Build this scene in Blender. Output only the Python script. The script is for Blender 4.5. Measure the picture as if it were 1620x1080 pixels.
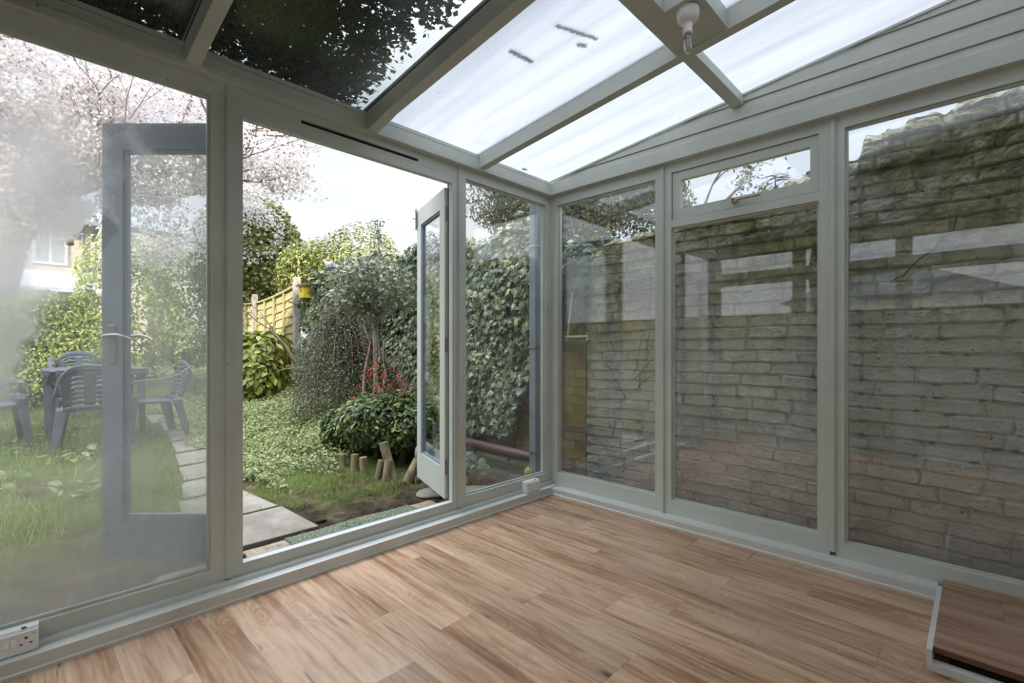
import bpy, math, random
import numpy as np
from mathutils import Vector, Matrix

for _o in list(bpy.data.objects):
    bpy.data.objects.remove(_o)
SC = bpy.context.scene
COL = SC.collection
PI = math.pi

# ------------------------------------------------------------------ camera
cam_d = bpy.data.cameras.new('camera')
cam_d.sensor_width = 36.0
cam_d.lens = 36.0 * 759.5 / 1620.0
cam_d.shift_y = 10.2 / 1620.0
cam_d.clip_start = 0.05
cam_d.clip_end = 300
cam = bpy.data.objects.new('camera', cam_d)
COL.objects.link(cam)
cam.location = (-2.909, -2.410, 1.15)
cam.rotation_euler = (PI / 2, 0, math.atan2(0.6984, 0.7157) - PI / 2)
SC.camera = cam

# ------------------------------------------------------------------ colour management
SC.view_settings.view_transform = 'Standard'
SC.view_settings.look = 'None'
SC.view_settings.gamma = 1
SC.view_settings.exposure = EXPO = 2.02
SC.view_settings.use_curve_mapping = False
cy = SC.cycles
cy.max_bounces = 9
cy.diffuse_bounces = 5
cy.glossy_bounces = 4
cy.transmission_bounces = 6
cy.transparent_max_bounces = 24
cy.sample_clamp_indirect = 6.0
cy.caustics_reflective = False
cy.caustics_refractive = False

# ------------------------------------------------------------------ node helpers
class NT:
    def __init__(s, tree):
        s.t = tree; s.n = tree.nodes; s.l = tree.links
        s.n.clear()
    def node(s, typ, **kw):
        n = s.n.new(typ)
        for k, v in kw.items():
            if k == 'ins':
                for a, b in v.items():
                    s.put(n, a, b)
            else:
                setattr(n, k, v)
        return n
    def put(s, n, a, b):
        if isinstance(b, bpy.types.NodeSocket):
            s.l.new(b, n.inputs[a])
        elif isinstance(b, bpy.types.Node):
            s.l.new(b.outputs[0], n.inputs[a])
        else:
            if isinstance(b, (tuple, list)) and len(b) == 3 and n.inputs[a].type == 'RGBA':
                b = (*b, 1)
            n.inputs[a].default_value = b
    def math(s, op, a, b=0.0, c=0.0, clamp=False):
        n = s.node('ShaderNodeMath', operation=op, use_clamp=clamp)
        s.put(n, 0, a); s.put(n, 1, b)
        if op in ('MULTIPLY_ADD', 'SMOOTH_MIN', 'SMOOTH_MAX'): s.put(n, 2, c)
        return n.outputs[0]
    def mix(s, f, a, b, mode='MIX'):
        n = s.node('ShaderNodeMix', data_type='RGBA', blend_type=mode)
        s.put(n, 0, f); s.put(n, 6, a); s.put(n, 7, b)
        return n.outputs[2]
    def noise(s, vec, scale=5, detail=3, rough=0.55, dist=0.0, out=0):
        n = s.node('ShaderNodeTexNoise', ins={'Scale': scale, 'Detail': detail, 'Roughness': rough, 'Distortion': dist})
        if vec is not None: s.put(n, 'Vector', vec)
        return n.outputs[out]
    def ramp(s, f, stops, interp='LINEAR'):
        n = s.node('ShaderNodeValToRGB')
        n.color_ramp.interpolation = interp
        e = n.color_ramp.elements
        while len(e) < len(stops): e.new(0.5)
        for i, (p, c) in enumerate(stops):
            e[i].position = p
            e[i].color = (*c, 1) if isinstance(c, (tuple, list)) else (c, c, c, 1)
        s.put(n, 0, f)
        return n.outputs[0]
    def rng(s, v, a, b, c, d, clamp=True):
        n = s.node('ShaderNodeMapRange', clamp=clamp)
        for i, x in enumerate((v, a, b, c, d)): s.put(n, i, x)
        return n.outputs[0]
    def mapping(s, vec, scale=(1, 1, 1), loc=(0, 0, 0), rot=(0, 0, 0)):
        n = s.node('ShaderNodeMapping')
        s.put(n, 'Vector', vec)
        n.inputs['Scale'].default_value = scale
        n.inputs['Location'].default_value = loc
        n.inputs['Rotation'].default_value = rot
        return n.outputs[0]
    def coord(s, which='Object'):
        return s.node('ShaderNodeTexCoord').outputs[which]
    def pos(s):
        return s.node('ShaderNodeNewGeometry').outputs['Position']
    def bump(s, h, strength=0.3, dist=0.01):
        return s.node('ShaderNodeBump', ins={'Height': h, 'Strength': strength, 'Distance': dist}).outputs[0]

def newmat(name):
    m = bpy.data.materials.new(name)
    m.use_nodes = True
    return m, NT(m.node_tree)

def finish(t, shader):
    o = t.node('ShaderNodeOutputMaterial')
    t.l.new(shader, o.inputs[0])

# ------------------------------------------------------------------ sky and sun
w = bpy.data.worlds.new('sky')
SC.world = w
w.use_nodes = True
t = NT(w.node_tree)
gen = t.coord('Generated')
sep = t.node('ShaderNodeSeparateXYZ', ins={0: gen})
grad = t.ramp(t.math('ABSOLUTE', sep.outputs[2]), [(0.0, (0.215, 0.24, 0.28)), (0.25, (0.197, 0.228, 0.282)), (1.0, (0.18, 0.21, 0.265))])
cl = t.noise(t.mapping(gen, scale=(1, 1, 3.2)), scale=1.7, detail=6, rough=0.55, dist=0.4)
clf = t.ramp(cl, [(0.34, 0.15), (0.58, 1.0)])
col = t.mix(clf, grad, (0.250, 0.256, 0.266))
# an overcast sky is brighter towards the zenith
up = t.rng(sep.outputs[2], 0.42, 0.85, 1.0, 6.8)
col = t.mix(1.0, col, t.node('ShaderNodeCombineColor', ins={0: up, 1: up, 2: up}).outputs[0], 'MULTIPLY')
bg = t.node('ShaderNodeBackground', ins={'Color': col, 'Strength': 1.0})
t.l.new(bg.outputs[0], t.node('ShaderNodeOutputWorld').inputs[0])

sun_d = bpy.data.lights.new('sun', 'SUN')
sun_d.energy = 2.1
sun_d.angle = 0.012
sun_d.color = (1.0, 0.93, 0.80)
sun = bpy.data.objects.new('sun', sun_d)
COL.objects.link(sun)
sd = Vector((0.83 * math.cos(math.radians(25)), 0.55 * math.cos(math.radians(25)), -math.sin(math.radians(25))))
sun.rotation_euler = sd.to_track_quat('-Z', 'Y').to_euler()
sun.location = (-20, -14, 12)

# ------------------------------------------------------------------ objects
def tag(o, label=None, cat=None, group=None, kind=None):
    if label: o['label'] = label
    if cat: o['category'] = cat
    if group: o['group'] = group
    if kind: o['kind'] = kind
    return o

LOC = {}
def thing(name, label, cat, loc=(0, 0, 0), rz=0, group=None, kind=None):
    o = bpy.data.objects.new(name, None)
    o.empty_display_size = 0.05
    COL.objects.link(o)
    o.location = loc
    o.rotation_euler = (0, 0, rz)
    LOC[o.name] = Vector(loc)
    return tag(o, label, cat, group, kind)

def struct(name, loc=(0, 0, 0), label=None):
    o = thing(name, label, None, loc, kind='structure')
    return o

def origin(p):
    v = Vector((0, 0, 0))
    while p is not None:
        v = v + p.location
        p = p.parent
    return v

def copy_tree(o, parent=None):
    c = o.copy()
    COL.objects.link(c)
    c.parent = parent
    for ch in list(o.children):
        copy_tree(ch, c)
    return c

def link_mesh(name, me, mat=None, parent=None, loc=None):
    o = bpy.data.objects.new(name, me)
    COL.objects.link(o)
    if mat is not None:
        for m in (mat if isinstance(mat, (list, tuple)) else [mat]):
            me.materials.append(m)
    if parent is not None: o.parent = parent
    if loc is not None: o.location = loc
    return o

class MB:
    """collects shapes, links them as one mesh object"""
    def __init__(s):
        s.v = []; s.f = []; s.mi = []; s.sm = []
    def add(s, vs, fs, mi=0, smooth=False):
        b = len(s.v)
        s.v += [tuple(x) for x in vs]
        for f in fs:
            s.f.append(tuple(i + b for i in f)); s.mi.append(mi); s.sm.append(smooth)
        return s
    def box(s, x0, x1, y0, y1, z0, z1, mi=0, M=None):
        if x0 > x1: x0, x1 = x1, x0
        if y0 > y1: y0, y1 = y1, y0
        if z0 > z1: z0, z1 = z1, z0
        vs = [(x, y, z) for z in (z0, z1) for y in (y0, y1) for x in (x0, x1)]
        if M is not None: vs = [M @ Vector(v) for v in vs]
        return s.add(vs, [(0, 2, 3, 1), (4, 5, 7, 6), (0, 1, 5, 4), (2, 6, 7, 3), (0, 4, 6, 2), (1, 3, 7, 5)], mi)
    def prism(s, poly, axis, a, b, mi=0, smooth=False):
        """poly: list of 2d points in the plane across axis; a, b: extents"""
        n = len(poly)
        def P(p, t):
            return {'x': (t, p[0], p[1]), 'y': (p[0], t, p[1]), 'z': (p[0], p[1], t)}[axis]
        vs = [P(p, a) for p in poly] + [P(p, b) for p in poly]
        fs = [tuple(range(n))[::-1], tuple(range(n, 2 * n))]
        s.add(vs, fs, mi, False)
        return s.add(vs, [(i, (i + 1) % n, n + (i + 1) % n, n + i) for i in range(n)], mi, smooth)
    def tube(s, pts, rad, n=8, mi=0, cap=True, smooth=True):
        pts = [Vector(p) for p in pts]
        if not isinstance(rad, (list, tuple)): rad = [rad] * len(pts)
        rings = []
        up = Vector((0, 0, 1))
        for i, p in enumerate(pts):
            d = (pts[min(i + 1, len(pts) - 1)] - pts[max(i - 1, 0)])
            if d.length < 1e-9: d = Vector((0, 0, 1))
            d.normalize()
            ref = up if abs(d.z) < 0.95 else Vector((1, 0, 0))
            a = d.cross(ref).normalized(); b = d.cross(a).normalized()
            rings.append([p + (a * math.cos(2 * PI * k / n) + b * math.sin(2 * PI * k / n)) * rad[i] for k in range(n)])
        vs = [v for r in rings for v in r]
        fs = []
        for i in range(len(pts) - 1):
            for k in range(n):
                fs.append((i * n + k, i * n + (k + 1) % n, (i + 1) * n + (k + 1) % n, (i + 1) * n + k))
        s.add(vs, fs, mi, smooth)
        if cap:
            s.add(rings[0], [tuple(range(n))], mi); s.add(rings[-1], [tuple(range(n))[::-1]], mi)
        return s
    def lathe(s, prof, c=(0, 0, 0), n=24, mi=0, sx=1, sy=1, smooth=True):
        vs = []
        for r, z in prof:
            for k in range(n):
                vs.append((c[0] + sx * r * math.cos(2 * PI * k / n), c[1] + sy * r * math.sin(2 * PI * k / n), c[2] + z))
        fs = []
        for i in range(len(prof) - 1):
            for k in range(n):
                fs.append((i * n + k, i * n + (k + 1) % n, (i + 1) * n + (k + 1) % n, (i + 1) * n + k))
        s.add(vs, fs, mi, smooth)
        s.add([vs[k] for k in range(n)], [tuple(range(n))[::-1]], mi)
        s.add([vs[(len(prof) - 1) * n + k] for k in range(n)], [tuple(range(n))], mi)
        return s
    def grid(s, fn, nu, nv, thick=None, mi=0):
        """fn(u,v)->point, u,v in 0..1; with thickness along the local normal"""
        P = [[Vector(fn(i / nu, j / nv)) for j in range(nv + 1)] for i in range(nu + 1)]
        def quad(a): return [(i * (nv + 1) + j, (i + 1) * (nv + 1) + j, (i + 1) * (nv + 1) + j + 1, i * (nv + 1) + j + 1) for i in range(nu) for j in range(nv)]
        flat = [p for r in P for p in r]
        if thick is None:
            return s.add(flat, quad(0), mi, True)
        N = []
        for i in range(nu + 1):
            for j in range(nv + 1):
                du = P[min(i + 1, nu)][j] - P[max(i - 1, 0)][j]
                dv = P[i][min(j + 1, nv)] - P[i][max(j - 1, 0)]
                N.append(du.cross(dv).normalized())
        back = [p - n * thick for p, n in zip(flat, N)]
        off = len(flat)
        fs = quad(0) + [tuple(i + off for i in f[::-1]) for f in quad(0)]
        rim = [(i, 0) for i in range(nu)] + [(nu, j) for j in range(nv)] + [(i, nv) for i in range(nu, 0, -1)] + [(0, j) for j in range(nv, 0, -1)]
        idx = [a * (nv + 1) + b for a, b in rim]
        for k in range(len(idx)):
            a, b = idx[k], idx[(k + 1) % len(idx)]
            fs.append((a, a + off, b + off, b))
        return s.add(flat + back, fs, mi, True)
    def build(s, name, mat, parent=None, bevel=0, seg=2, local=False, M=None):
        off = Vector((0, 0, 0)) if (local or parent is None) else origin(parent)
        me = bpy.data.meshes.new(name)
        vs = s.v
        if M is not None: vs = [M @ Vector(v) for v in vs]
        if parent is None and not local and vs:
            arr = np.array([tuple(v) for v in vs])
            off = Vector((float(arr[:, 0].mean()), float(arr[:, 1].mean()), float(arr[:, 2].min())))
        me.from_pydata([(v[0] - off[0], v[1] - off[1], v[2] - off[2]) for v in vs], [], s.f)
        me.polygons.foreach_set('material_index', s.mi)
        me.polygons.foreach_set('use_smooth', s.sm)
        o = link_mesh(name, me, mat, parent)
        if parent is None and not local: o.location = off
        if bevel:
            m = o.modifiers.new('bevel', 'BEVEL')
            m.width = bevel; m.segments = seg; m.limit_method = 'ANGLE'; m.angle_limit = math.radians(40)
        me.update()
        return o

# ------------------------------------------------------------------ leaf meshes (numpy)
rs = np.random.RandomState(7)
def unit(a):
    return a / np.maximum(np.linalg.norm(a, axis=-1, keepdims=True), 1e-9)

def T_ivy():
    out = [(0, 0), (.30, -.16), (.52, .06), (.34, .26), (.48, .58), (.2, .56), (0, 1.0)]
    L = out + [(-x, y) for x, y in out[-2:0:-1]]
    v = [(x, y, -0.22 * abs(x) - .08 * y * y) for x, y in L] + [(0, .3, .06)]
    n = len(L)
    return np.array(v), [(n, i, (i + 1) % n) for i in range(n)]
def T_oval():
    v = [(0, 0, 0), (.26, .3, .07), (.22, .68, .05), (0, 1, -.06), (-.22, .68, .05), (-.26, .3, .07), (0, .3, 0), (0, .68, 0)]
    return np.array(v), [(0, 1, 6), (1, 2, 7, 6), (2, 3, 7), (0, 6, 5), (6, 7, 4, 5), (7, 3, 4)]
def T_round():
    n = 7
    v = [(.5 * math.sin(2 * PI * k / n), .5 - .5 * math.cos(2 * PI * k / n), .06 * (k % 2)) for k in range(n)] + [(0, .45, -.06)]
    return np.array(v), [(n, i, (i + 1) % n) for i in range(n)]
def T_small():
    v = [(0, 0, 0), (.3, .5, .08), (0, 1, 0), (-.3, .5, .08)]
    return np.array(v), [(0, 1, 2), (0, 2, 3)]
def T_holly():
    out = [(0, 0), (.2, .12), (.14, .28), (.3, .42), (.14, .55), (.24, .75), (.07, .82), (0, 1)]
    L = out + [(-x, y) for x, y in out[-2:0:-1]]
    v = [(x, y, .25 * abs(x)) for x, y in L] + [(0, .45, 0)]
    n = len(L)
    return np.array(v), [(n, i, (i + 1) % n) for i in range(n)]
def T_flower():
    v = []; f = []
    for k in range(3):
        a = 2 * PI * k / 3
        c, s_ = math.cos(a), math.sin(a)
        b = len(v)
        for (x, y, z) in [(0, 0, 0), (.5, .35, .25), (.0, .95, .15 * (k + 1)), (-.5, .35, .25)]:
            v.append((x * c - y * s_, x * s_ + y * c, z))
        f.append((b, b + 1, b + 2, b + 3))
    return np.array(v), f
def T_blade():
    v = [(-.035, 0, 0), (.035, 0, 0), (.028, .5, .04), (-.028, .5, .04), (0, 1, .2)]
    return np.array(v), [(0, 1, 2, 3), (3, 2, 4)]
TPL = {'ivy': T_ivy(), 'oval': T_oval(), 'round': T_round(), 'small': T_small(), 'holly': T_holly(), 'flower': T_flower(), 'blade': T_blade()}

def leaf_mesh(name, kind, P, N, U, size, mat, parent=None, jitter=0.35):
    """P points, N leaf face normals, U tip directions, size array"""
    V, F = TPL[kind]
    n = len(P)
    P = np.asarray(P, float)
    N = unit(np.asarray(N, float) + rs.normal(0, jitter, (n, 3)))
    U = np.asarray(U, float) + rs.normal(0, jitter, (n, 3))
    X = unit(np.cross(U, N)); Yv = unit(np.cross(N, X))
    size = np.asarray(size, float).reshape(-1, 1)
    pts = (P[:, None, :] + size[:, None] * (V[None, :, 0:1] * X[:, None, :] + V[None, :, 1:2] * Yv[:, None, :] + V[None, :, 2:3] * N[:, None, :]))
    k = len(V)
    pts = pts.reshape(-1, 3)
    off = np.array(origin(parent)) if parent is not None else np.array([P[:, 0].mean(), P[:, 1].mean(), P[:, 2].min()])
    pts = pts - off
    lens = np.array([len(f) for f in F]); flat = np.array([i for f in F for i in f])
    loops = (flat[None, :] + (np.arange(n) * k)[:, None]).ravel()
    tot = np.tile(lens, n)
    st = np.concatenate(([0], np.cumsum(tot)[:-1]))
    me = bpy.data.meshes.new(name)
    me.vertices.add(len(pts)); me.vertices.foreach_set('co', pts.astype(np.float32).ravel())
    me.loops.add(len(loops)); me.loops.foreach_set('vertex_index', loops.astype(np.int32))
    me.polygons.add(len(tot)); me.polygons.foreach_set('loop_start', st.astype(np.int32))
    me.polygons.foreach_set('loop_total', tot.astype(np.int32))
    me.update(calc_edges=True)
    o = link_mesh(name, me, mat, parent)
    if parent is None: o.location = off
    return o

def cluster(c, r, n, shell=0.55, lumps=9, low=-1.0):
    """points through lumpy ellipsoid and outward normals"""
    c = np.array(c); r = np.array(r)
    ls = unit(rs.normal(0, 1, (lumps, 3))); la = rs.uniform(.0, .38, lumps)
    d = unit(rs.normal(0, 1, (n, 3)))
    d = d[d[:, 2] > low]
    bump = 0.78 + (np.maximum(0, d @ ls.T) ** 6 * la).sum(1)
    rad = bump * (shell + (1 - shell) * rs.uniform(0, 1, len(d)) ** .5)
    return c + d * r * rad[:, None], unit(d / r)

def rotz(p, a, c=(0, 0)):
    ca, sa = math.cos(a), math.sin(a)
    x, y = p[0] - c[0], p[1] - c[1]
    return (c[0] + x * ca - y * sa, c[1] + x * sa + y * ca)

def branches(mb, p, d, L, r, depth, rng, tips, spread=.7, up=.15, seg=4, kids=3, mi=0):
    pts = [Vector(p)]; rad = [r]
    d = Vector(d).normalized(); q = Vector(p)
    for i in range(seg):
        d = (d + Vector((rng.gauss(0, .16), rng.gauss(0, .16), rng.gauss(0, .12) + up * .2))).normalized()
        q = q + d * (L / seg)
        pts.append(q.copy()); rad.append(r * (1 - .45 * (i + 1) / seg))
    mb.tube(pts, rad, n=6 if r > .02 else 4, mi=mi, cap=False)
    if depth == 0:
        tips.append((q.copy(), d.copy(), pts)); return
    for k in range(kids):
        j = rng.randint(max(1, seg // 2), seg)
        nd = (d + Vector((rng.gauss(0, spread), rng.gauss(0, spread), rng.gauss(0, spread * .6) + up))).normalized()
        branches(mb, pts[j], nd, L * rng.uniform(.55, .85), rad[j] * .68, depth - 1, rng, tips, spread, up, seg, kids, mi)
# ------------------------------------------------------------------ materials
def principled(t, color, rough=0.5, spec=0.5, normal=None, metal=0.0, trans=0.0):
    ins = {'Base Color': color, 'Roughness': rough, 'Specular IOR Level': spec, 'Metallic': metal}
    if normal is not None: ins['Normal'] = normal
    return t.node('ShaderNodeBsdfPrincipled', ins=ins)

def plain(name, c, rough=0.5, var=0.12, scale=6, bump=0.0, bscale=60, metal=0, spec=.5):
    m, t = newmat(name)
    co = t.pos()
    n = t.noise(co, scale=scale, detail=4)
    k = t.rng(n, .3, .7, 1 - var, 1 + var)
    col = t.mix(1.0, (*c,), t.node('ShaderNodeCombineColor', ins={0: k, 1: k, 2: k}).outputs[0], 'MULTIPLY')
    nm = t.bump(t.noise(co, scale=bscale, detail=3), bump, .004) if bump else None
    finish(t, principled(t, col, rough, spec, nm, metal).outputs[0])
    return m

def paint(name, c, chips=True, wear=0.0):
    m, t = newmat(name)
    co = t.pos()
    n = t.noise(co, scale=3.5, detail=4)
    k = t.rng(n, .3, .7, .93, 1.05)
    col = t.mix(1.0, c, t.node('ShaderNodeCombineColor', ins={0: k, 1: k, 2: k}).outputs[0], 'MULTIPLY')
    # brushed grime and small paint chips that keep their own shape
    st = t.noise(co, scale=22, detail=5, rough=.7)
    col = t.mix(t.rng(st, .60, .78, 0, .22), col, (c[0] * .62, c[1] * .62, c[2] * .55))
    if chips:
        v = t.node('ShaderNodeTexVoronoi', ins={'Vector': co, 'Scale': 13.0})
        dd = t.math('ADD', v.outputs['Distance'], t.math('MULTIPLY', t.noise(co, scale=90, detail=2), .07))
        chance = t.math('GREATER_THAN', t.node('ShaderNodeSeparateColor', ins={0: v.outputs['Color']}).outputs[0], .80 - wear)
        spot = t.math('MULTIPLY', t.math('LESS_THAN', dd, .085 + wear * .2), chance)
        col = t.mix(t.math('MULTIPLY', spot, .75), col, (.05, .045, .035))
    h = t.noise(t.mapping(co, scale=(1, 1, .4)), scale=45, detail=3)
    finish(t, principled(t, col, .42, .45, t.bump(h, .12, .003)).outputs[0])
    return m

M = {}
M['paint'] = paint('grey green gloss paint', (.57, .605, .55))
M['paint_worn'] = paint('worn grey green paint', (.63, .65, .615), wear=.10)
M['paint_ext'] = paint('blue grey outside paint', (.21, .27, .33), chips=False)
M['paint_old'] = paint('dusty grey paint', (.555, .585, .53), wear=.04)
M['white_plastic'] = plain('white plastic', (.84, .83, .82), .3, .03)
M['grey_plastic'] = plain('charcoal garden plastic', (.085, .10, .125), .38, .15)
M['dark'] = plain('black gap', (.012, .012, .012), .8, .1)
M['metal'] = plain('aged metal', (.35, .33, .30), .35, .2, metal=.85)
M['brass'] = plain('tarnished brass', (.42, .36, .25), .35, .2, metal=.8)
M['rubber'] = plain('black rubber', (.02, .02, .02), .6)
M['plaster'] = plain('pale house plaster', (.82, .80, .76), .8, .05, bump=.2)  # paler than the house's own brick, to bounce light indoors
M['stone'] = plain('stone', (.42, .39, .34), .8, .2, 9, .5, 40)
M['log'] = None

def glass(name, f0=.045, tint=(1, 1, 1), dirt=0.0):
    m, t = newmat(name)
    lw = t.node('ShaderNodeLayerWeight', ins={'Blend': .5})
    f = t.math('POWER', lw.outputs['Facing'], 5.0)
    f = t.math('MULTIPLY_ADD', f, 1 - f0, f0)
    tr = t.node('ShaderNodeBsdfTransparent', ins={'Color': tint})
    gl = t.node('ShaderNodeBsdfGlossy', ins={'Roughness': 0.0, 'Color': (1, 1, 1)})
    mx = t.node('ShaderNodeMixShader', ins={0: f, 1: tr.outputs[0], 2: gl.outputs[0]})
    out = mx.outputs[0]
    if dirt:
        co = t.pos()
        d = t.rng(t.noise(co, scale=3.0, detail=5, rough=.65), .52, .8, 0, dirt)
        df = t.node('ShaderNodeBsdfDiffuse', ins={'Color': (.75, .77, .78)})
        out = t.node('ShaderNodeMixShader', ins={0: d, 1: out, 2: df.outputs[0]}).outputs[0]
    finish(t, out)
    return m
M['glass'] = glass('window glass', .105, (.985, .995, .99), .06)
M['door_glass'] = glass('door glass', .06, (.97, .99, .985), .25)

def misty():
    m, t = newmat('misted window glass')
    co = t.pos()
    sp = t.node('ShaderNodeSeparateXYZ', ins={0: co})
    nx = t.noise(co, scale=2.6, detail=5, rough=.6, out=0)
    ny = t.noise(t.mapping(co, loc=(5, 2, 7)), scale=2.6, detail=5, rough=.6)
    x = t.math('ADD', sp.outputs[0], t.rng(nx, .2, .8, -.16, .16))
    z = t.math('ADD', sp.outputs[2], t.rng(ny, .2, .8, -.28, .28))
    def blob(cx, cz, rx, rz, amp, soft=.45):
        a = t.math('DIVIDE', t.math('SUBTRACT', x, cx), rx)
        b = t.math('DIVIDE', t.math('SUBTRACT', z, cz), rz)
        d = t.math('SQRT', t.math('ADD', t.math('MULTIPLY', a, a), t.math('MULTIPLY', b, b)))
        return t.rng(d, 1 - soft, 1 + soft, amp, 0)
    def mx(*a):
        r = a[0]
        for b in a[1:]: r = t.math('MAXIMUM', r, b)
        return r
    fog = mx(blob(-2.86, 1.75, .17, .36, .80), blob(-2.97, 1.35, .13, .45, .72), blob(-3.01, .95, .08, .28, .55),
             t.rng(z, .25, 1.0, .50, .12), t.rng(sp.outputs[2], .20, .42, .62, .2), blob(-2.45, .32, .6, .2, .45), blob(-2.45, 1.2, .13, .7, .27), blob(-2.58, 2.0, .1, .08, .5))
    clear = mx(blob(-2.745, 1.52, .065, .17, .9, .12), blob(-2.80, 1.06, .10, .25, .75, .4), blob(-2.78, .75, .10, .2, .35, .5))
    fog = t.math('MULTIPLY', fog, t.math('SUBTRACT', 1.0, clear))
    fog = t.math('MULTIPLY', fog, t.rng(sp.outputs[2], 2.12, 2.3, 1, .45))
    stx = t.noise(t.mapping(co, scale=(9, 1, 3), rot=(0, .5, 0)), scale=1.0, detail=4)
    fog = t.math('MULTIPLY', fog, t.rng(stx, .3, .75, .8, 1.1))
    fog = t.math('MINIMUM', t.math('MAXIMUM', fog, .05), .92)
    lw = t.node('ShaderNodeLayerWeight', ins={'Blend': .5})
    f = t.math('MULTIPLY_ADD', t.math('POWER', lw.outputs['Facing'], 5.0), .95, .05)
    tr = t.node('ShaderNodeBsdfTransparent')
    gl = t.node('ShaderNodeBsdfGlossy', ins={'Roughness': 0.0, 'Color': (1, 1, 1)})
    g = t.node('ShaderNodeMixShader', ins={0: f, 1: tr.outputs[0], 2: gl.outputs[0]})
    # mist tinted darker downwards: grime, plus dimmer light from the ground painted in
    tcol = t.mix(t.rng(sp.outputs[2], .45, 1.15, 0, 1), (.50, .50, .45), (.95, .96, .97))
    tl = t.node('ShaderNodeBsdfTranslucent', ins={'Color': tcol})
    df = t.node('ShaderNodeBsdfDiffuse', ins={'Color': (.50, .51, .48)})
    rf = t.node('ShaderNodeBsdfRefraction', ins={'IOR': 1.10, 'Roughness': .62, 'Color': (.97, .975, .98)})
    fd = t.node('ShaderNodeMixShader', ins={0: .22, 1: tl.outputs[0], 2: df.outputs[0]})
    fg = t.node('ShaderNodeMixShader', ins={0: t.rng(sp.outputs[2], .5, 1.5, .62, .46), 1: rf.outputs[0], 2: fd.outputs[0]})
    o = t.node('ShaderNodeMixShader', ins={0: fog, 1: g.outputs[0], 2: fg.outputs[0]})
    finish(t, o.outputs[0])
    return m
M['misty'] = misty()

SMUDGES = [(-1.223, -1.047, -1.016, -1.115, .013), (-1.267, -.80, -1.136, -.812, .016), (-1.045, -1.04, -1.02, -1.05, .018), (-.30, .02, -.27, .02, .016)]
def roof_sheet(name, opal):
    m, t = newmat(name)
    co = t.pos()
    sp = t.node('ShaderNodeSeparateXYZ', ins={0: co})
    saw = t.math('FRACT', t.math('MULTIPLY', sp.outputs[0], 53.0))
    rib = t.math('LESS_THAN', saw, .16 if opal else .34)
    grime = t.noise(t.mapping(co, scale=(7, .55, 1)), scale=1.6, detail=5, rough=.6)
    spots = t.rng(t.noise(co, scale=26, detail=4, rough=.6), .70, .74, 0, .55)
    big = t.rng(t.noise(t.mapping(co, loc=(3.1, 0, 0)), scale=2.4, detail=6, rough=.7), .60, .74, 0, .35)
    tl = t.node('ShaderNodeBsdfTranslucent')
    tr = t.node('ShaderNodeBsdfTransparent')
    if opal:
        k = t.math('MULTIPLY', t.rng(grime, .30, .70, 1.04, .87), t.math('MULTIPLY_ADD', rib, -.13, 1.0))
        c = t.mix(1.0, (.565, .575, .59), t.node('ShaderNodeCombineColor', ins={0: k, 1: k, 2: k}).outputs[0], 'MULTIPLY')
        # two rows of smudges and a stain lying on the sheets
        def smudge(ax, ay, bx, by, r):
            px = t.math('SUBTRACT', sp.outputs[0], ax); py = t.math('SUBTRACT', sp.outputs[1], ay)
            L = math.hypot(bx - ax, by - ay); ux, uy = (bx - ax) / L, (by - ay) / L
            al_ = t.math('ADD', t.math('MULTIPLY', px, ux), t.math('MULTIPLY', py, uy))
            al_ = t.math('MINIMUM', t.math('MAXIMUM', al_, 0.0), L)
            ex = t.math('SUBTRACT', px, t.math('MULTIPLY', al_, ux)); ey = t.math('SUBTRACT', py, t.math('MULTIPLY', al_, uy))
            d_ = t.math('SQRT', t.math('ADD', t.math('MULTIPLY', ex, ex), t.math('MULTIPLY', ey, ey)))
            d_ = t.math('ADD', d_, t.math('MULTIPLY', t.math('SUBTRACT', t.noise(co, scale=70, detail=3), .5), .03))
            return t.rng(d_, r * .4, r, .85, 0)
        sm_ = [smudge(*a_) for a_ in SMUDGES]
        smm = sm_[0]
        for s2 in sm_[1:]: smm = t.math('MAXIMUM', smm, s2)
        c = t.mix(t.math('MAXIMUM', spots, big), c, (.34, .335, .32))
        c = t.mix(smm, c, (.10, .10, .095))
        t.put(tl, 'Color', c); t.put(tr, 'Color', (.5, .5, .5))
        out = t.node('ShaderNodeMixShader', ins={0: .88, 1: tr.outputs[0], 2: tl.outputs[0]})
    else:
        c = t.mix(rib, (.86, .88, .86), (.62, .64, .62))
        t.put(tr, 'Color', c)
        t.put(tl, 'Color', (.45, .47, .45))
        fac = t.math('MAXIMUM', t.math('MULTIPLY', rib, .20), t.rng(grime, .5, .8, .04, .25))
        mx = t.node('ShaderNodeMixShader', ins={0: fac, 1: tr.outputs[0], 2: tl.outputs[0]})
        gl = t.node('ShaderNodeBsdfGlossy', ins={'Roughness': .18, 'Color': (1, 1, 1)})
        out = t.node('ShaderNodeMixShader', ins={0: .05, 1: mx.outputs[0], 2: gl.outputs[0]})
    finish(t, out.outputs[0])
    return m
M['opal'] = roof_sheet('opal fluted roof sheet', True)
M['clear_roof'] = roof_sheet('clear fluted roof sheet', False)

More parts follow.
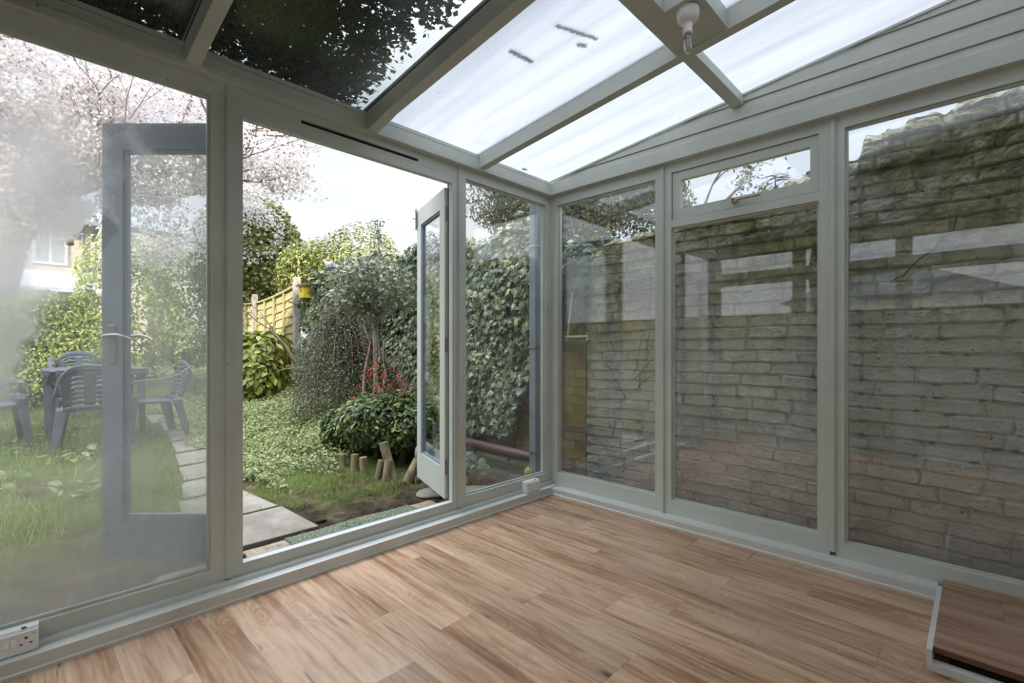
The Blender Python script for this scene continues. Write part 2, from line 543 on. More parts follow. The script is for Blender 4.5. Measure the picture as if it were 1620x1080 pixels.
def laminate(name='oak laminate floor', tint=(1, 1, 1), pw=.19, rough=.23):
    m, t = newmat(name)
    co = t.pos()
    sp = t.node('ShaderNodeSeparateXYZ', ins={0: co})
    col_i = t.math('FLOOR', t.math('DIVIDE', sp.outputs[0], pw))
    r1 = t.node('ShaderNodeTexWhiteNoise', noise_dimensions='1D', ins={'W': col_i}).outputs[0]
    yo = t.math('ADD', sp.outputs[1], t.math('MULTIPLY', r1, 7.3))
    row = t.math('FLOOR', t.math('DIVIDE', yo, 1.28))
    pid = t.math('MULTIPLY_ADD', row, 17.13, t.math('MULTIPLY', col_i, 3.71))
    wn = t.node('ShaderNodeTexWhiteNoise', noise_dimensions='1D', ins={'W': pid})
    off = t.node('ShaderNodeVectorMath', operation='SCALE', ins={0: wn.outputs[1]}); off.inputs['Scale'].default_value = 30
    v = t.node('ShaderNodeVectorMath', operation='ADD', ins={0: co, 1: off.outputs[0]}).outputs[0]
    # knots bend the grain
    vk = t.mapping(v, scale=(5.5, 1.9, 0))
    vor = t.node('ShaderNodeTexVoronoi', ins={'Vector': vk, 'Scale': 1.0, 'Randomness': 1.0})
    kd = vor.outputs['Distance']
    has = t.math('GREATER_THAN', t.node('ShaderNodeSeparateColor', ins={0: vor.outputs['Color']}).outputs[1], .52)
    kn = t.math('MULTIPLY', t.math('EXPONENT', t.math('MULTIPLY', t.math('MULTIPLY', kd, kd), -30.0)), has)
    kc = t.math('MULTIPLY', t.math('EXPONENT', t.math('MULTIPLY', kd, -17.0)), has)
    vs = t.mapping(v, scale=(1, .045, 1))
    warp = t.noise(t.mapping(v, scale=(4, .9, 1)), scale=1.2, detail=3)
    g = t.math('ADD', t.math('MULTIPLY', t.node('ShaderNodeSeparateXYZ', ins={0: v}).outputs[0], 9.0),
               t.math('ADD', t.math('MULTIPLY', warp, 3.4), t.math('MULTIPLY', kn, 2.6)))
    ring = t.math('ABSOLUTE', t.math('SUBTRACT', t.math('FRACT', t.math('MULTIPLY', g, 2.2)), .5))
    fine = t.noise(vs, scale=75, detail=6, rough=.65)
    streak = t.noise(vs, scale=14, detail=5, rough=.6, dist=1.2)
    broad = t.noise(t.mapping(v, scale=(1, .16, 1), loc=(4, 1, 0)), scale=7, detail=3, rough=.5, dist=.6)
    tone = t.math('ADD', t.math('MULTIPLY', streak, .40), t.math('ADD', t.math('MULTIPLY', fine, .20), t.math('ADD', t.math('MULTIPLY', ring, .10), t.math('MULTIPLY', broad, .36))))
    col = t.ramp(tone, [(.33, (.17, .088, .048)), (.44, (.38, .225, .135)), (.53, (.56, .385, .26)), (.65, (.69, .51, .365)), (.80, (.75, .59, .45))])
    pt = t.rng(wn.outputs[0], 0, 1, .84, 1.10)
    col = t.mix(1.0, col, t.node('ShaderNodeCombineColor', ins={0: pt, 1: t.math('MULTIPLY', pt, .985), 2: t.math('MULTIPLY', pt, .97)}).outputs[0], 'MULTIPLY')
    col = t.mix(t.math('MULTIPLY', kn, .35), col, (.30, .17, .10))
    col = t.mix(t.rng(t.math('MULTIPLY', kc, t.rng(fine, .3, .6, 1.3, .8)), .12, .6, 0, .9), col, (.06, .03, .02))
    crack = t.rng(t.noise(t.mapping(v, scale=(1, .05, 1), loc=(2, 3, 1)), scale=34, detail=3, rough=.5, dist=.5), .66, .71, 0, .55)
    col = t.mix(crack, col, (.09, .045, .028))
    fx = t.math('FRACT', t.math('DIVIDE', sp.outputs[0], pw)); fy = t.math('FRACT', t.math('DIVIDE', yo, 1.28))
    jx = t.math('LESS_THAN', fx, .010); jy = t.math('LESS_THAN', fy, .0016)
    j = t.math('MAXIMUM', jx, jy)
    col = t.mix(t.math('MULTIPLY', j, .5), col, (.10, .06, .04))
    if tint != (1, 1, 1): col = t.mix(1.0, col, tint, 'MULTIPLY')
    rr = t.rng(t.noise(co, scale=3, detail=4), .3, .7, rough - .05, rough + .1)
    h = t.math('SUBTRACT', t.math('MULTIPLY', fine, .25), j)
    finish(t, principled(t, col, rr, .36, t.bump(h, .10, .002)).outputs[0])
    return m
M['floor'] = laminate()
M['step'] = laminate('dark laminate step', (.66, .60, .60), pw=.21, rough=.35)

def brick_paint():
    m, t = newmat('old painted brickwork')
    co = t.pos()
    sp = t.node('ShaderNodeSeparateXYZ', ins={0: co})
    n = t.noise(co, scale=3.2, detail=5, rough=.6)
    col = t.ramp(n, [(.3, (.62, .62, .59)), (.5, (.74, .745, .72)), (.7, (.82, .82, .80))])
    # algae towards the weathered top and left end
    al = t.math('ADD', t.rng(sp.outputs[2], 1.0, 1.8, 0, .85), t.math('MULTIPLY', t.rng(sp.outputs[1], -1.7, -.3, 0, .35), t.rng(sp.outputs[2], .9, 1.3, 0, 1)))
    al = t.math('MULTIPLY', al, t.rng(t.noise(co, scale=2.0, detail=6, rough=.7), .36, .58, .22, 1.35), clamp=True)
    grn = t.ramp(t.noise(co, scale=9, detail=5, rough=.65), [(.35, (.20, .19, .09)), (.52, (.40, .38, .20)), (.7, (.58, .57, .40))])
    col = t.mix(al, col, grn)
    foot_tone = t.math('MULTIPLY', t.rng(sp.outputs[2], .75, .15, 0, .55), t.rng(t.noise(co, scale=4, detail=4), .3, .7, .6, 1.2))  # browner and darker towards the foot of the wall
    col = t.mix(foot_tone, col, (.34, .31, .27))
    fl = t.rng(t.noise(co, scale=30, detail=5, rough=.65), .655, .70, 0, .85)
    col = t.mix(fl, col, (.07, .055, .045))
    moss = t.math('MULTIPLY', t.rng(t.noise(t.mapping(co, loc=(7, 1, 2)), scale=5.5, detail=6, rough=.7), .58, .68, 0, .8), t.rng(sp.outputs[2], 1.3, 2.2, .0, 1.0))
    col = t.mix(moss, col, (.05, .048, .03))
    h = t.math('ADD', t.noise(co, scale=70, detail=6, rough=.75), t.math('MULTIPLY', t.noise(co, scale=24, detail=4, rough=.65), 1.6))
    finish(t, principled(t, col, .7, .3, t.bump(h, .9, .010)).outputs[0])
    return m
M['brick_paint'] = brick_paint()

def bricks(name, cols, scale=1.0, rot=(0, 0, 0), mortar=(.16, .14, .11)):
    """u runs along the wall, courses 75 mm"""
    m, t = newmat(name)
    co = t.pos()
    sp = t.node('ShaderNodeSeparateXYZ', ins={0: co})
    u = t.math('ADD', sp.outputs[0], sp.outputs[1])
    v = t.node('ShaderNodeCombineXYZ', ins={0: u, 1: sp.outputs[2], 2: 0.0}).outputs[0]
    b = t.node('ShaderNodeTexBrick', offset=.5, ins={'Vector': v, 'Scale': 1.0, 'Mortar Size': .006, 'Brick Width': .225, 'Row Height': .075, 'Bias': 0.0, 'Mortar': mortar, 'Color1': (0, 0, 0), 'Color2': (1, 1, 1)})
    r = t.node('ShaderNodeSeparateColor', ins={0: b.outputs['Color']}).outputs[0]
    c = t.ramp(t.math('ADD', t.math('MULTIPLY', r, .8), t.math('MULTIPLY', t.noise(co, scale=14, detail=3), .3)), cols)
    c = t.mix(b.outputs['Fac'], c, mortar)
    c = t.mix(t.rng(t.noise(co, scale=5, detail=5, rough=.7), .55, .75, 0, .5), c, (.08, .10, .03))
    h = t.math('SUBTRACT', t.math('MULTIPLY', t.noise(co, scale=50, detail=4), .3), b.outputs['Fac'])
    finish(t, principled(t, c, .8, .25, t.bump(h, .7, .01)).outputs[0])
    return m
M['brick_stock'] = bricks('yellow and red stock brick', [(.10, (.14, .11, .05)), (.30, (.30, .24, .09)), (.5, (.27, .15, .12)), (.7, (.36, .31, .13)), (.9, (.22, .12, .11))])
M['brick_house'] = bricks('brown house brick', [(.2, (.46, .40, .34)), (.6, (.56, .48, .41)), (.9, (.50, .42, .37))], mortar=(.5, .47, .42))

def leafmat(name, cols, rough=.45, trans=.25, edge=None):
    m, t = newmat(name)
    g = t.node('ShaderNodeNewGeometry')
    r = g.outputs['Random Per Island']
    c = t.ramp(r, cols)
    if edge is not None:   # variegated blotches on each leaf
        n = t.noise(g.outputs['Position'], scale=60, detail=2)
        c = t.mix(t.math('MULTIPLY', t.rng(n, .52, .60, 0, 1), t.math('GREATER_THAN', r, 1 - edge[1])), c, edge[0])
    p = principled(t, c, rough, .35)
    tl = t.node('ShaderNodeBsdfTranslucent', ins={'Color': c})
    mx = t.node('ShaderNodeMixShader', ins={0: trans, 1: p.outputs[0], 2: tl.outputs[0]})
    finish(t, mx.outputs[0])
    return m
M['l_ivy'] = leafmat('variegated ivy leaves', [(0, (.045, .07, .042)), (.35, (.085, .125, .07)), (.7, (.16, .21, .12)), (.90, (.24, .275, .14)), (.97, (.50, .50, .26))], .33, .15, ((.52, .52, .28), .35))
M['l_ivydark'] = leafmat('dark ivy leaves', [(0, (.02, .038, .022)), (.5, (.045, .075, .038)), (.9, (.085, .12, .06))], .38, .15)
M['l_bush'] = leafmat('glossy green bush leaves', [(0, (.035, .065, .03)), (.45, (.08, .13, .05)), (.75, (.15, .20, .06)), (.97, (.32, .34, .10))], .4, .2)
M['l_cover'] = leafmat('ground cover leaves', [(0, (.12, .16, .055)), (.4, (.23, .28, .10)), (.8, (.36, .40, .17)), (1, (.46, .47, .24))], .45, .3)
M['l_sunny'] = leafmat('sunlit yellow green leaves', [(0, (.07, .10, .025)), (.4, (.16, .20, .05)), (.8, (.30, .31, .09)), (1, (.42, .40, .15))], .5, .3)
M['l_holly'] = leafmat('grey green holly leaves', [(0, (.10, .12, .08)), (.5, (.20, .225, .15)), (.9, (.36, .38, .27))], .4, .2)
M['l_coton'] = leafmat('tiny cotoneaster leaves', [(0, (.07, .09, .06)), (.5, (.15, .175, .115)), (.85, (.26, .28, .18)), (1, (.36, .26, .18))], .5, .2)
M['l_laurel'] = leafmat('spotted laurel leaves', [(0, (.11, .15, .03)), (.5, (.24, .27, .05)), (1, (.42, .42, .12))], .3, .25)
M['l_hedge'] = leafmat('privet hedge leaves', [(0, (.10, .15, .03)), (.5, (.22, .29, .07)), (1, (.38, .42, .14))], .5, .3)
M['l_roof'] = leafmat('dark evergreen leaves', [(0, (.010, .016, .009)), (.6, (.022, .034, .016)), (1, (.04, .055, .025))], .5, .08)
M['blossom'] = leafmat('pale pink cherry blossom', [(0, (.22, .15, .12)), (.09, (.30, .22, .19)), (.13, (.66, .60, .60)), (.6, (.80, .77, .77)), (1, (.86, .85, .86))], .6, .45)
M['grass'] = leafmat('grass blades', [(0, (.14, .22, .04)), (.5, (.26, .39, .07)), (.8, (.42, .50, .13)), (1, (.55, .48, .26))], .5, .35)
M['berry'] = leafmat('red berries', [(0, (.45, .02, .02)), (1, (.62, .05, .03))], .3, .0)
M['l_pyr'] = leafmat('autumn tinted shrub leaves', [(0, (.07, .09, .055)), (.7, (.16, .185, .10)), (.93, (.36, .32, .12)), (1, (.45, .20, .12))], .45, .25)

def bark(name, c1, c2, green=0.0):
    m, t = newmat(name)
    co = t.pos()
    n = t.noise(t.mapping(co, scale=(1, 1, .35)), scale=26, detail=5, rough=.65)
    c = t.ramp(n, [(.35, c1), (.65, c2)])
    if green: c = t.mix(t.rng(t.noise(co, scale=7, detail=4), .4, .6, 0, green), c, (.42, .36, .05))
    finish(t, principled(t, c, .85, .2, t.bump(n, .6, .008)).outputs[0])
    return m
M['bark'] = bark('brown bark', (.10, .07, .05), (.26, .20, .15))
M['bark_pale'] = bark('pale grey bark', (.20, .19, .15), (.42, .40, .34))
M['bark_moss'] = bark('mossy yellow bark', (.22, .19, .06), (.40, .34, .12), .8)
M['log'] = bark('weathered edging log', (.14, .12, .07), (.34, .29, .18))
M['deck'] = bark('weathered decking board', (.20, .16, .11), (.40, .34, .26))
M['fence'] = bark('weathered fence timber', (.22, .20, .13), (.44, .40, .24), .35)
M['post'] = bark('grey fence post', (.22, .20, .17), (.45, .42, .36))

def ground_mat():
    m, t = newmat('garden soil')
    co = t.pos()
    n = t.noise(co, scale=6, detail=7, rough=.7)
    c = t.ramp(n, [(.32, (.018, .012, .009)), (.48, (.055, .038, .026)), (.60, (.12, .088, .058)), (.74, (.26, .21, .14))])
    g = t.rng(t.noise(co, scale=2.2, detail=4), .40, .56, 0, .8)
    sp = t.node('ShaderNodeSeparateXYZ', ins={0: co})
    g = t.math('MULTIPLY', g, t.rng(sp.outputs[1], .6, 1.6, 0, 1))
    c = t.mix(g, c, t.ramp(t.noise(co, scale=40, detail=3), [(.3, (.05, .085, .02)), (.7, (.17, .23, .06))]))
    finish(t, principled(t, c, .9, .15, t.bump(t.noise(co, scale=35, detail=6, rough=.7), .9, .03)).outputs[0])
    return m
M['ground'] = ground_mat()

def slab_mat():
    m, t = newmat('paving slab')
    co = t.pos()
    n = t.noise(co, scale=5, detail=6, rough=.65)
    c = t.ramp(n, [(.3, (.14, .125, .10)), (.52, (.235, .213, .175)), (.72, (.31, .285, .24))])
    c = t.mix(t.rng(t.noise(co, scale=2.2, detail=5), .55, .7, 0, .4), c, (.20, .20, .12))
    finish(t, principled(t, c, .75, .3, t.bump(t.noise(co, scale=70, detail=4), .4, .004)).outputs[0])
    return m
M['slab'] = slab_mat()

def mat_green():
    m, t = newmat('green matting')
    co = t.pos()
    v = t.node('ShaderNodeTexVoronoi', ins={'Vector': co, 'Scale': 95.0})
    c = t.ramp(v.outputs['Distance'], [(.1, (.30, .34, .25)), (.5, (.13, .155, .10)), (.9, (.035, .045, .03))])
    finish(t, principled(t, c, .8, .2, t.bump(v.outputs['Distance'], -1.0, .012)).outputs[0])
    return m
M['mat'] = mat_green()
M['slate'] = plain('roof slate', (.16, .18, .22), .55, .25, 8, .3)
M['slate_light'] = plain('pale lead roof', (.38, .42, .50), .5, .15)
M['window_white'] = plain('white window frame', (.80, .80, .78), .5, .04)
M['pane_dark'] = plain('far window pane', (.30, .35, .40), .15, .1)
M['yellow'] = plain('yellow bird box paint', (.72, .58, .04), .55, .1)
M['box_roof'] = plain('brown bird box roof', (.22, .15, .11), .7, .2)
M['bag'] = plain('grey plastic sack', (.30, .30, .32), .4, .2)
M['pipe'] = plain('brown clay pipe', (.10, .06, .05), .45, .25)
M['downpipe'] = plain('blue grey downpipe', (.20, .25, .29), .4, .1)
M['cactus'] = plain('green cactus skin', (.30, .36, .12), .6, .2, 40, .5)
M['feather'] = plain('pigeon grey feathers', (.33, .34, .40), .7, .12)
M['feather_dark'] = plain('dark pigeon feathers', (.12, .12, .15), .7, .12)
M['bulb'] = glass('clear bulb glass', .12, (.93, .93, .93))
M['bulb'].name = 'clear bulb glass'
# ------------------------------------------------------------------ the conservatory shell
YB = -3.40            # house wall behind the camera
def roofz(y): return 2.477 + 0.11 * (0.04 - y)

o = MB().box(-3.21, .10, YB, .09, -.04, 0).build('floor', M['floor']); tag(o, kind='structure')

o = MB().box(-.13, .0, -1.5035, -1.5000, -.001, .0006).build('trim_15', M['dark']); tag(o, kind='structure')
def pbox(mb, plane, u0, u1, d0, d1, z0, z1, mi=0):
    if plane == 'A': return mb.box(u0, u1, .09 + d0, .09 + d1, z0, z1, mi)
    if plane == 'B': return mb.box(.10 + d0, .10 + d1, u0, u1, z0, z1, mi)
    return mb.box(-3.15 - d1, -3.15 - d0, u0, u1, z0, z1, mi)

def window(name, plane, u0, u1, z0, z1, ou0, ou1, openings, pane_mat, label=None, mats=None, extra=None):
    """outer frame u0..u1, z0..z1 around one or more openings (z0, z1) stacked over ou0..ou1"""
    c = {'A': ((u0 + u1) / 2, .12, z0), 'B': (.13, (u0 + u1) / 2, z0), 'L': (-3.18, (u0 + u1) / 2, z0)}[plane]
    w_ = struct(name, c, label)
    f = MB()
    pbox(f, plane, u0, ou0, 0, .06, z0, z1); pbox(f, plane, ou1, u1, 0, .06, z0, z1)
    zs = [z0] + [z for op in openings for z in op] + [z1]
    for a, b in zip(zs[::2], zs[1::2]): pbox(f, plane, ou0, ou1, 0, .06, a, b)
    f.build('window_frame', M['paint'], w_)
    for a, b in openings:
        g = MB()
        k = .012
        for (p, q, r_, s_) in ((ou0, ou0 + k, a, b), (ou1 - k, ou1, a, b), (ou0 + k, ou1 - k, a, a + k), (ou0 + k, ou1 - k, b - k, b)):
            pbox(g, plane, p, q, .020, .036, r_, s_)
        g.build('glazing_bead', M['paint'], w_)
        pm = MB()
        pbox(pm, plane, ou0, ou1, .037, .053, a, b)
        if not (extra and (a, b) == extra):
            pm.build('pane', pane_mat, w_)
    return w_

# garden side (wall_front): misted window, double doors, narrow window
window('window_1', 'A', -3.15, -2.247, .0745, 2.365, -3.10, -2.302, [(.136, 2.298)], M['misty'])
window('window_2', 'A', -.843, .10, .0745, 2.365, -.795, .045, [(.144, 2.298)], M['glass'])
# side facing the brick wall
window('window_3', 'B', -.882, .09, .05, 2.37, -.832, .018, [(.150, 2.292)], M['glass'])
w4 = window('window_4', 'B', -1.836, -.900, .05, 2.37, -1.786, -.946, [(.145, 1.945), (1.995, 2.308)], M['glass'], extra=(1.995, 2.308))
s_ = MB()
for (p, q, a, b) in ((-1.783, -1.743, 2.0, 2.304), (-1.0, -.949, 2.0, 2.304), (-1.743, -1.0, 2.0, 2.062), (-1.743, -1.0, 2.252, 2.304)):
    pbox(s_, 'B', p, q, .012, .055, a, b)
sash = s_.build('fanlight_sash', M['paint'], w4)
g_ = MB(); pbox(g_, 'B', -1.743, -1.0, .030, .046, 2.062, 2.252); g_.build('pane', M['glass'], sash)
h_ = MB().box(.072, .106, -1.36, -1.335, 2.022, 2.048).box(.072, .084, -1.50, -1.34, 2.030, 2.044).box(.068, .09, -1.375, -1.352, 2.020, 2.036)
h_.build('fanlight_catch', M['brass'], sash, bevel=.003)
window('window_5', 'B', YB, -1.864, .05, 2.37, -3.25, -1.902, [(.128, 2.302)], M['glass'])
# side opposite, reflected in the panes
for i, (u0, u1, a, b) in enumerate(((-.882, .09, -.832, .018), (-1.836, -.900, -1.786, -.946), (YB, -1.864, -3.25, -1.902))):
    window('window_%d' % (6 + i), 'L', u0, u1, .0, 2.37, a, b, [(.145, 1.95), (2.09, 2.302)], M['glass'])

def strip(name, plane, u0, u1, z0, z1):
    b = MB()
    pbox(b, plane, u0, u1, -.010, .06, z0, z1)
    w3 = (u1 - u0) / 4
    pbox(b, plane, u0 + w3, u1 - w3, -.015, -.010, z0, z1)
    o = b.build(name, M['paint']); return tag(o, kind='structure')
strip('trim_1', 'A', -2.247, -2.223, .085, 2.365)
strip('trim_2', 'A', -.870, -.843, .085, 2.365)
strip('trim_3', 'B', -.900, -.882, .06, 2.37)
strip('trim_4', 'B', -1.864, -1.836, .075, 2.37)
strip('trim_5', 'L', -.900, -.882, .0, 2.37)
strip('trim_6', 'L', -1.864, -1.836, .0, 2.37)

# door frame with trickle vent
df = struct('trim_7', ((-2.223 - .87) / 2, .12, .0745), 'grey green frame around the open double doors')
b = MB()
b.box(-2.223, -2.172, .09, .125, .0745, 2.365).box(-.913, -.870, .09, .125, .0745, 2.365)
b.box(-2.172, -.913, .09, .125, .0745, .132).box(-2.172, -.913, .09, .125, 2.240, 2.306)
b.box(-2.172, -.913, .09, .125, 2.326, 2.365).box(-2.172, -1.90, .09, .125, 2.306, 2.326).box(-1.18, -.913, .09, .125, 2.306, 2.326)
b.box(-2.172, -.90, .0885, .09, 2.2915, 2.2945)
b.build('door_lining', M['paint'], df)
b = MB()
b.box(-2.223, -2.190, .125, .165, .0745, 2.365).box(-.895, -.870, .125, .165, .0745, 2.365).box(-2.19, -.895, .125, .165, 2.255, 2.365).box(-2.19, -.895, .125, .165, .05, .122)
b.build('outer_frame', M['paint_ext'], df)
MB().box(-1.90, -1.18, .108, .124, 2.306, 2.326).build('trickle_vent', M['dark'], df)
MB().box(-2.172, -.913, .084, .125, .132, .1345).build('worn_threshold', M['paint_worn'], df)

# ledges and skirtings under the glass
def skirt(name, prof, axis, a, b_):
    o = MB().prism(prof, axis, a, b_).build(name, M['paint_worn']); return tag(o, kind='structure')
skirt('baseboard_front', [(0.15, -.3), (0, -.3), (-.007, 0), (-.007, .011), (0, .015), (0, .058), (.060, .058), (.060, .0745), (.15, .0745)], 'x', -3.15, .10)
skirt('baseboard_right', [(.16, -.3), (0, -.3), (-.007, 0), (-.007, .011), (0, .015), (0, .050), (.16, .050)], 'y', -2.268, .12)
skirt('baseboard_left', [(-3.21, -.3), (-3.14, -.3), (-3.14, .055), (-3.16, .06), (-3.21, .06)], 'y', YB, .12)
MB()
o = MB().box(.10, .16, YB, -2.268, -.3, .05).build('trim_8', M['paint_worn']); tag(o, kind='structure')

# eaves beam over the garden side
b = MB()
b.box(-3.21, .15, .040, .17, 2.365, 2.402).box(-3.21, .15, .047, .17, 2.402, 2.447).box(-3.21, .15, .050, .17, 2.450, 2.474).box(-3.21, .15, .056, .17, 2.44, 2.452)
o = b.build('wall_front', M['paint_old'], bevel=.003); tag(o, kind='structure')

def boards(name, xf, sgn):
    b = MB()
    zt = 2.37
    first = True
    while zt < 2.95:
        zb = zt; h = .127 if first else .097
        flat = h - .042 if first else h - .040
        prof = [(.0, zb), (.0, zb + flat), (.007, zb + flat + .007), (.010, zb + h - .003), (.016, zb + h), (.10, zb + h), (.10, zb)]
        def ys(z): return min(.05, .04 - (z - 2.474) / .11)
        n = len(prof)
        v0 = [(xf + sgn * p, ys(z) if z > 2.474 else .05, z) for p, z in prof]
        v1 = [(xf + sgn * p, YB, z) for p, z in prof]
        b.add(v0 + v1, [tuple(range(n))[::-1], tuple(range(n, 2 * n))] + [(i, (i + 1) % n, n + (i + 1) % n, n + i) for i in range(n)])
        zt += h; first = False
        if ys(zt) < YB + .05: break
    o = b.build(name, M['paint_old']); return tag(o, kind='structure')
boards('wall_right', .05, 1)
boards('wall_left', -3.12, -1)
o = MB().box(-17, 4.5, YB - .3, YB, -.3, 9.5).box(-17, 4.5, YB - .35, YB + .25, 9.5, 9.62).build('wall_back', M['plaster']); tag(o, kind='structure')  # unseen house wall, made taller and longer so its shadow covers the near garden

# rafters
def rafter(name, x0, x1, toe=.0):
    d = .092
    poly = [(.045, roofz(.045) - .002), (.045, roofz(.045) - d - toe), (.02, roofz(.02) - d - toe - .004), (-.13, roofz(-.13) - d - toe * .3), (-.14, roofz(-.14) - d), (YB, roofz(YB) - d), (YB, roofz(YB) - .002)]
    o = MB().prism(poly, 'x', x0, x1).build(name, M['paint_old'], bevel=.002); return tag(o, kind='structure')
rafter('trim_9', -2.412, -2.357)
rafter('trim_10', -1.552, -1.492, .012)
rafter('trim_11', -.712, -.657)
# cross pieces
def nog(name, x0, x1, y0, y1, th=.055):
    poly = [(y0, roofz(y0) - .004), (y1, roofz(y1) - .004), (y1, roofz(y1) - th), (y0, roofz(y0) - th)]
    o = MB().prism(poly, 'x', x0, x1).build(name, M['paint_old'], bevel=.002); return tag(o, kind='structure')
nog('trim_12', -.657, .052, -1.352, -1.416, .058)
nog('trim_13', -1.492, -.712, -1.360, -1.456, .075)
nog('trim_14', -1.02, -.712, -1.457, -1.605, .085)

# roof sheets between the rafters
ce = struct('ceiling', (-1.55, -1.6, 2.5))
for x0, x1, m_ in ((-3.25, -2.3845, 'clear_roof'), (-2.3845, -1.522, 'clear_roof'), (-1.522, -.6845, 'opal'), (-.6845, .155, 'opal')):
    y0 = .36
    poly = [(y0, roofz(y0)), (YB, roofz(YB)), (YB, roofz(YB) + .012), (y0, roofz(y0) + .012)]
    MB().prism(poly, 'x', x0 + .002, x1 - .002).build('roof_sheet', M[m_], ce)
for x in (-2.3845, -1.522, -.6845):
    poly = [(.36, roofz(.36) + .013), (YB, roofz(YB) + .013), (YB, roofz(YB) + .03), (.36, roofz(.36) + .03)]
    MB().prism(poly, 'x', x - .028, x + .028).build('glazing_bar', M['paint_old'], ce)
# sealing bead where the sheet meets the boards
MB().prism([(.045, roofz(.045) - .012), (YB, roofz(YB) - .012), (YB, roofz(YB)), (.045, roofz(.045))], 'x', .040, .05).build('edge_bead', M['paint_old'], ce)

# ------------------------------------------------------------------ the two garden doors
def door(name, loc, rz, label, flip, inner, outer):
    """leaf from the hinge along +x (local), y<0 is one face; flip mirrors the leaf"""
    d = struct(name, loc, label)
    d.rotation_euler = (0, 0, rz)
    W, H, T = .635, 2.082, .042
    sg = -1 if flip else 1
    st, tr, br = .098, .125, .20
    f = MB()
    for (x0, x1, z0, z1) in ((0, st, 0, H), (W - st, W, 0, H), (st, W - st, 0, br), (st, W - st, H - tr, H)):
        f.box(sg * x0, sg * x1, -T / 2, 0, z0, z1, 0)
        f.box(sg * x0, sg * x1, 0, T / 2, z0, z1, 1)
    f.build('door_frame', [M[inner], M[outer]], d, local=True)
    g = MB()
    k = .014
    for (x0, x1, z0, z1) in ((st, st + k, br, H - tr), (W - st - k, W - st, br, H - tr), (st + k, W - st - k, br, br + k), (st + k, W - st - k, H - tr - k, H - tr)):
        g.box(sg * x0, sg * x1, -T * .28, T * .28, z0, z1)
    g.build('glazing_bead', M[outer], d, local=True)
    MB().box(sg * st, sg * (W - st), -.003, .003, br, H - tr).build('pane', M['door_glass'], d, local=True)
    for z in (.16, .98, 1.86):
        h = MB().box(sg * -.004, sg * .0, -T / 2, T / 2 - .005, z, z + .10)
        h.tube([(sg * -.006, T / 2 + .003, z), (sg * -.006, T / 2 + .003, z + .10)], .006, 10)
        h.build('hinge', M['metal'], d, local=True)
    return d, W, H, T, sg
# left leaf stands open 135 degrees in front of the misted window
d1, W, H, T, sg = door('door_1', (-2.176, .150, .140), math.radians(134.5), 'open blue grey glazed door leaf seen through the misted window', False, 'paint', 'paint_ext')
def handle(parent, x, z, side, sg, T):
    y = side * T / 2
    h = MB().box(x - .019, x + .019, y, y + side * .006, z - .13, z + .055)
    hp = h.build('handle_plate', M['metal'], parent, bevel=.003, local=True)
    l = MB().tube([(x, y, z), (x, y + side * .05, z)], .009, 10)
    pts = [(x, y + side * .05, z), (x - sg * .03, y + side * .052, z + .004), (x - sg * .065, y + side * .052, z + .006), (x - sg * .10, y + side * .050, z - .004), (x - sg * .125, y + side * .045, z - .018)]
    l.tube(pts, [.009, .009, .008, .007, .006], 8)
    l.build('lever', M['metal'], hp, local=True)
handle(d1, W - .050, 1.065, 1, 1, T)
handle(d1, W - .050, 1.065, -1, 1, T)
d2, W, H, T, sg = door('door_2', (-.905, .150, .140), math.radians(-108), 'open grey green glazed door leaf at the right of the doorway', True, 'paint', 'paint_ext')
bt = MB().box(-W + .004, -W + .022, -T / 2 - .008, -T / 2, H - .13, H - .015)
bt.tube([(-W + .013, -T / 2 - .012, H - .15), (-W + .013, -T / 2 - .012, H + .012)], .006, 8)
bt.tube([(-W + .013, -T / 2 - .012, H - .06), (-W + .004, -T / 2 - .034, H - .06)], .005, 8)
bt.build('bolt', M['metal'], d2, local=True)

# ------------------------------------------------------------------ electrical fittings
def socket(loc, label):
    t_ = thing('double_socket', label, 'socket', loc)
    Wd, Hh, Dp = .146, .086, .045
    b = MB().prism([(-Dp, .004), (-Dp, Hh - .012), (-Dp + .008, Hh - .001), (0.0, Hh), (0.0, 0.0)], 'x', -Wd / 2, Wd / 2)
    b.build('housing', M['white_plastic'], t_, bevel=.002, local=True)
    fp = MB().box(-Wd / 2 + .002, Wd / 2 - .002, -Dp - .007, -Dp, .003, Hh - .010).build('face_plate', M['white_plastic'], t_, bevel=.002, local=True)
    y = -Dp - .0072
    for cx_ in (-.040, .040):
        MB().box(cx_ - .0035, cx_ + .0035, y, y + .002, .050, .058).build('pin_slot', M['dark'], fp, local=True)
        MB().box(cx_ - .0165, cx_ - .0085, y, y + .002, .032, .0365).build('pin_slot', M['dark'], fp, local=True)
        MB().box(cx_ + .0085, cx_ + .0165, y, y + .002, .032, .0365).build('pin_slot', M['dark'], fp, local=True)
    for cx_ in (-.009, .009):
        MB().prism([(y - .004, .036), (y - .001, .058), (y + .002, .058), (y + .002, .036)], 'x', cx_ - .0065, cx_ + .0065).build('rocker_switch', M['white_plastic'], t_, local=True)
    for cx_ in (-.060, .060):
        MB().box(cx_ - .0025, cx_ + .0025, y, y + .002, .062, .067).build('screw', M['metal'], fp, local=True)
    MB().box(.028, .041, -Dp + .006, -Dp + .016, Hh - .0022, Hh + .0006).build('cable_knockout', M['dark'], t_, local=True)
    return t_
socket((-2.934, .088, .0585), 'white double socket on the ledge below the misted window')
socket((-.192, .064, .0585), 'white double socket in the far corner beside the narrow window')

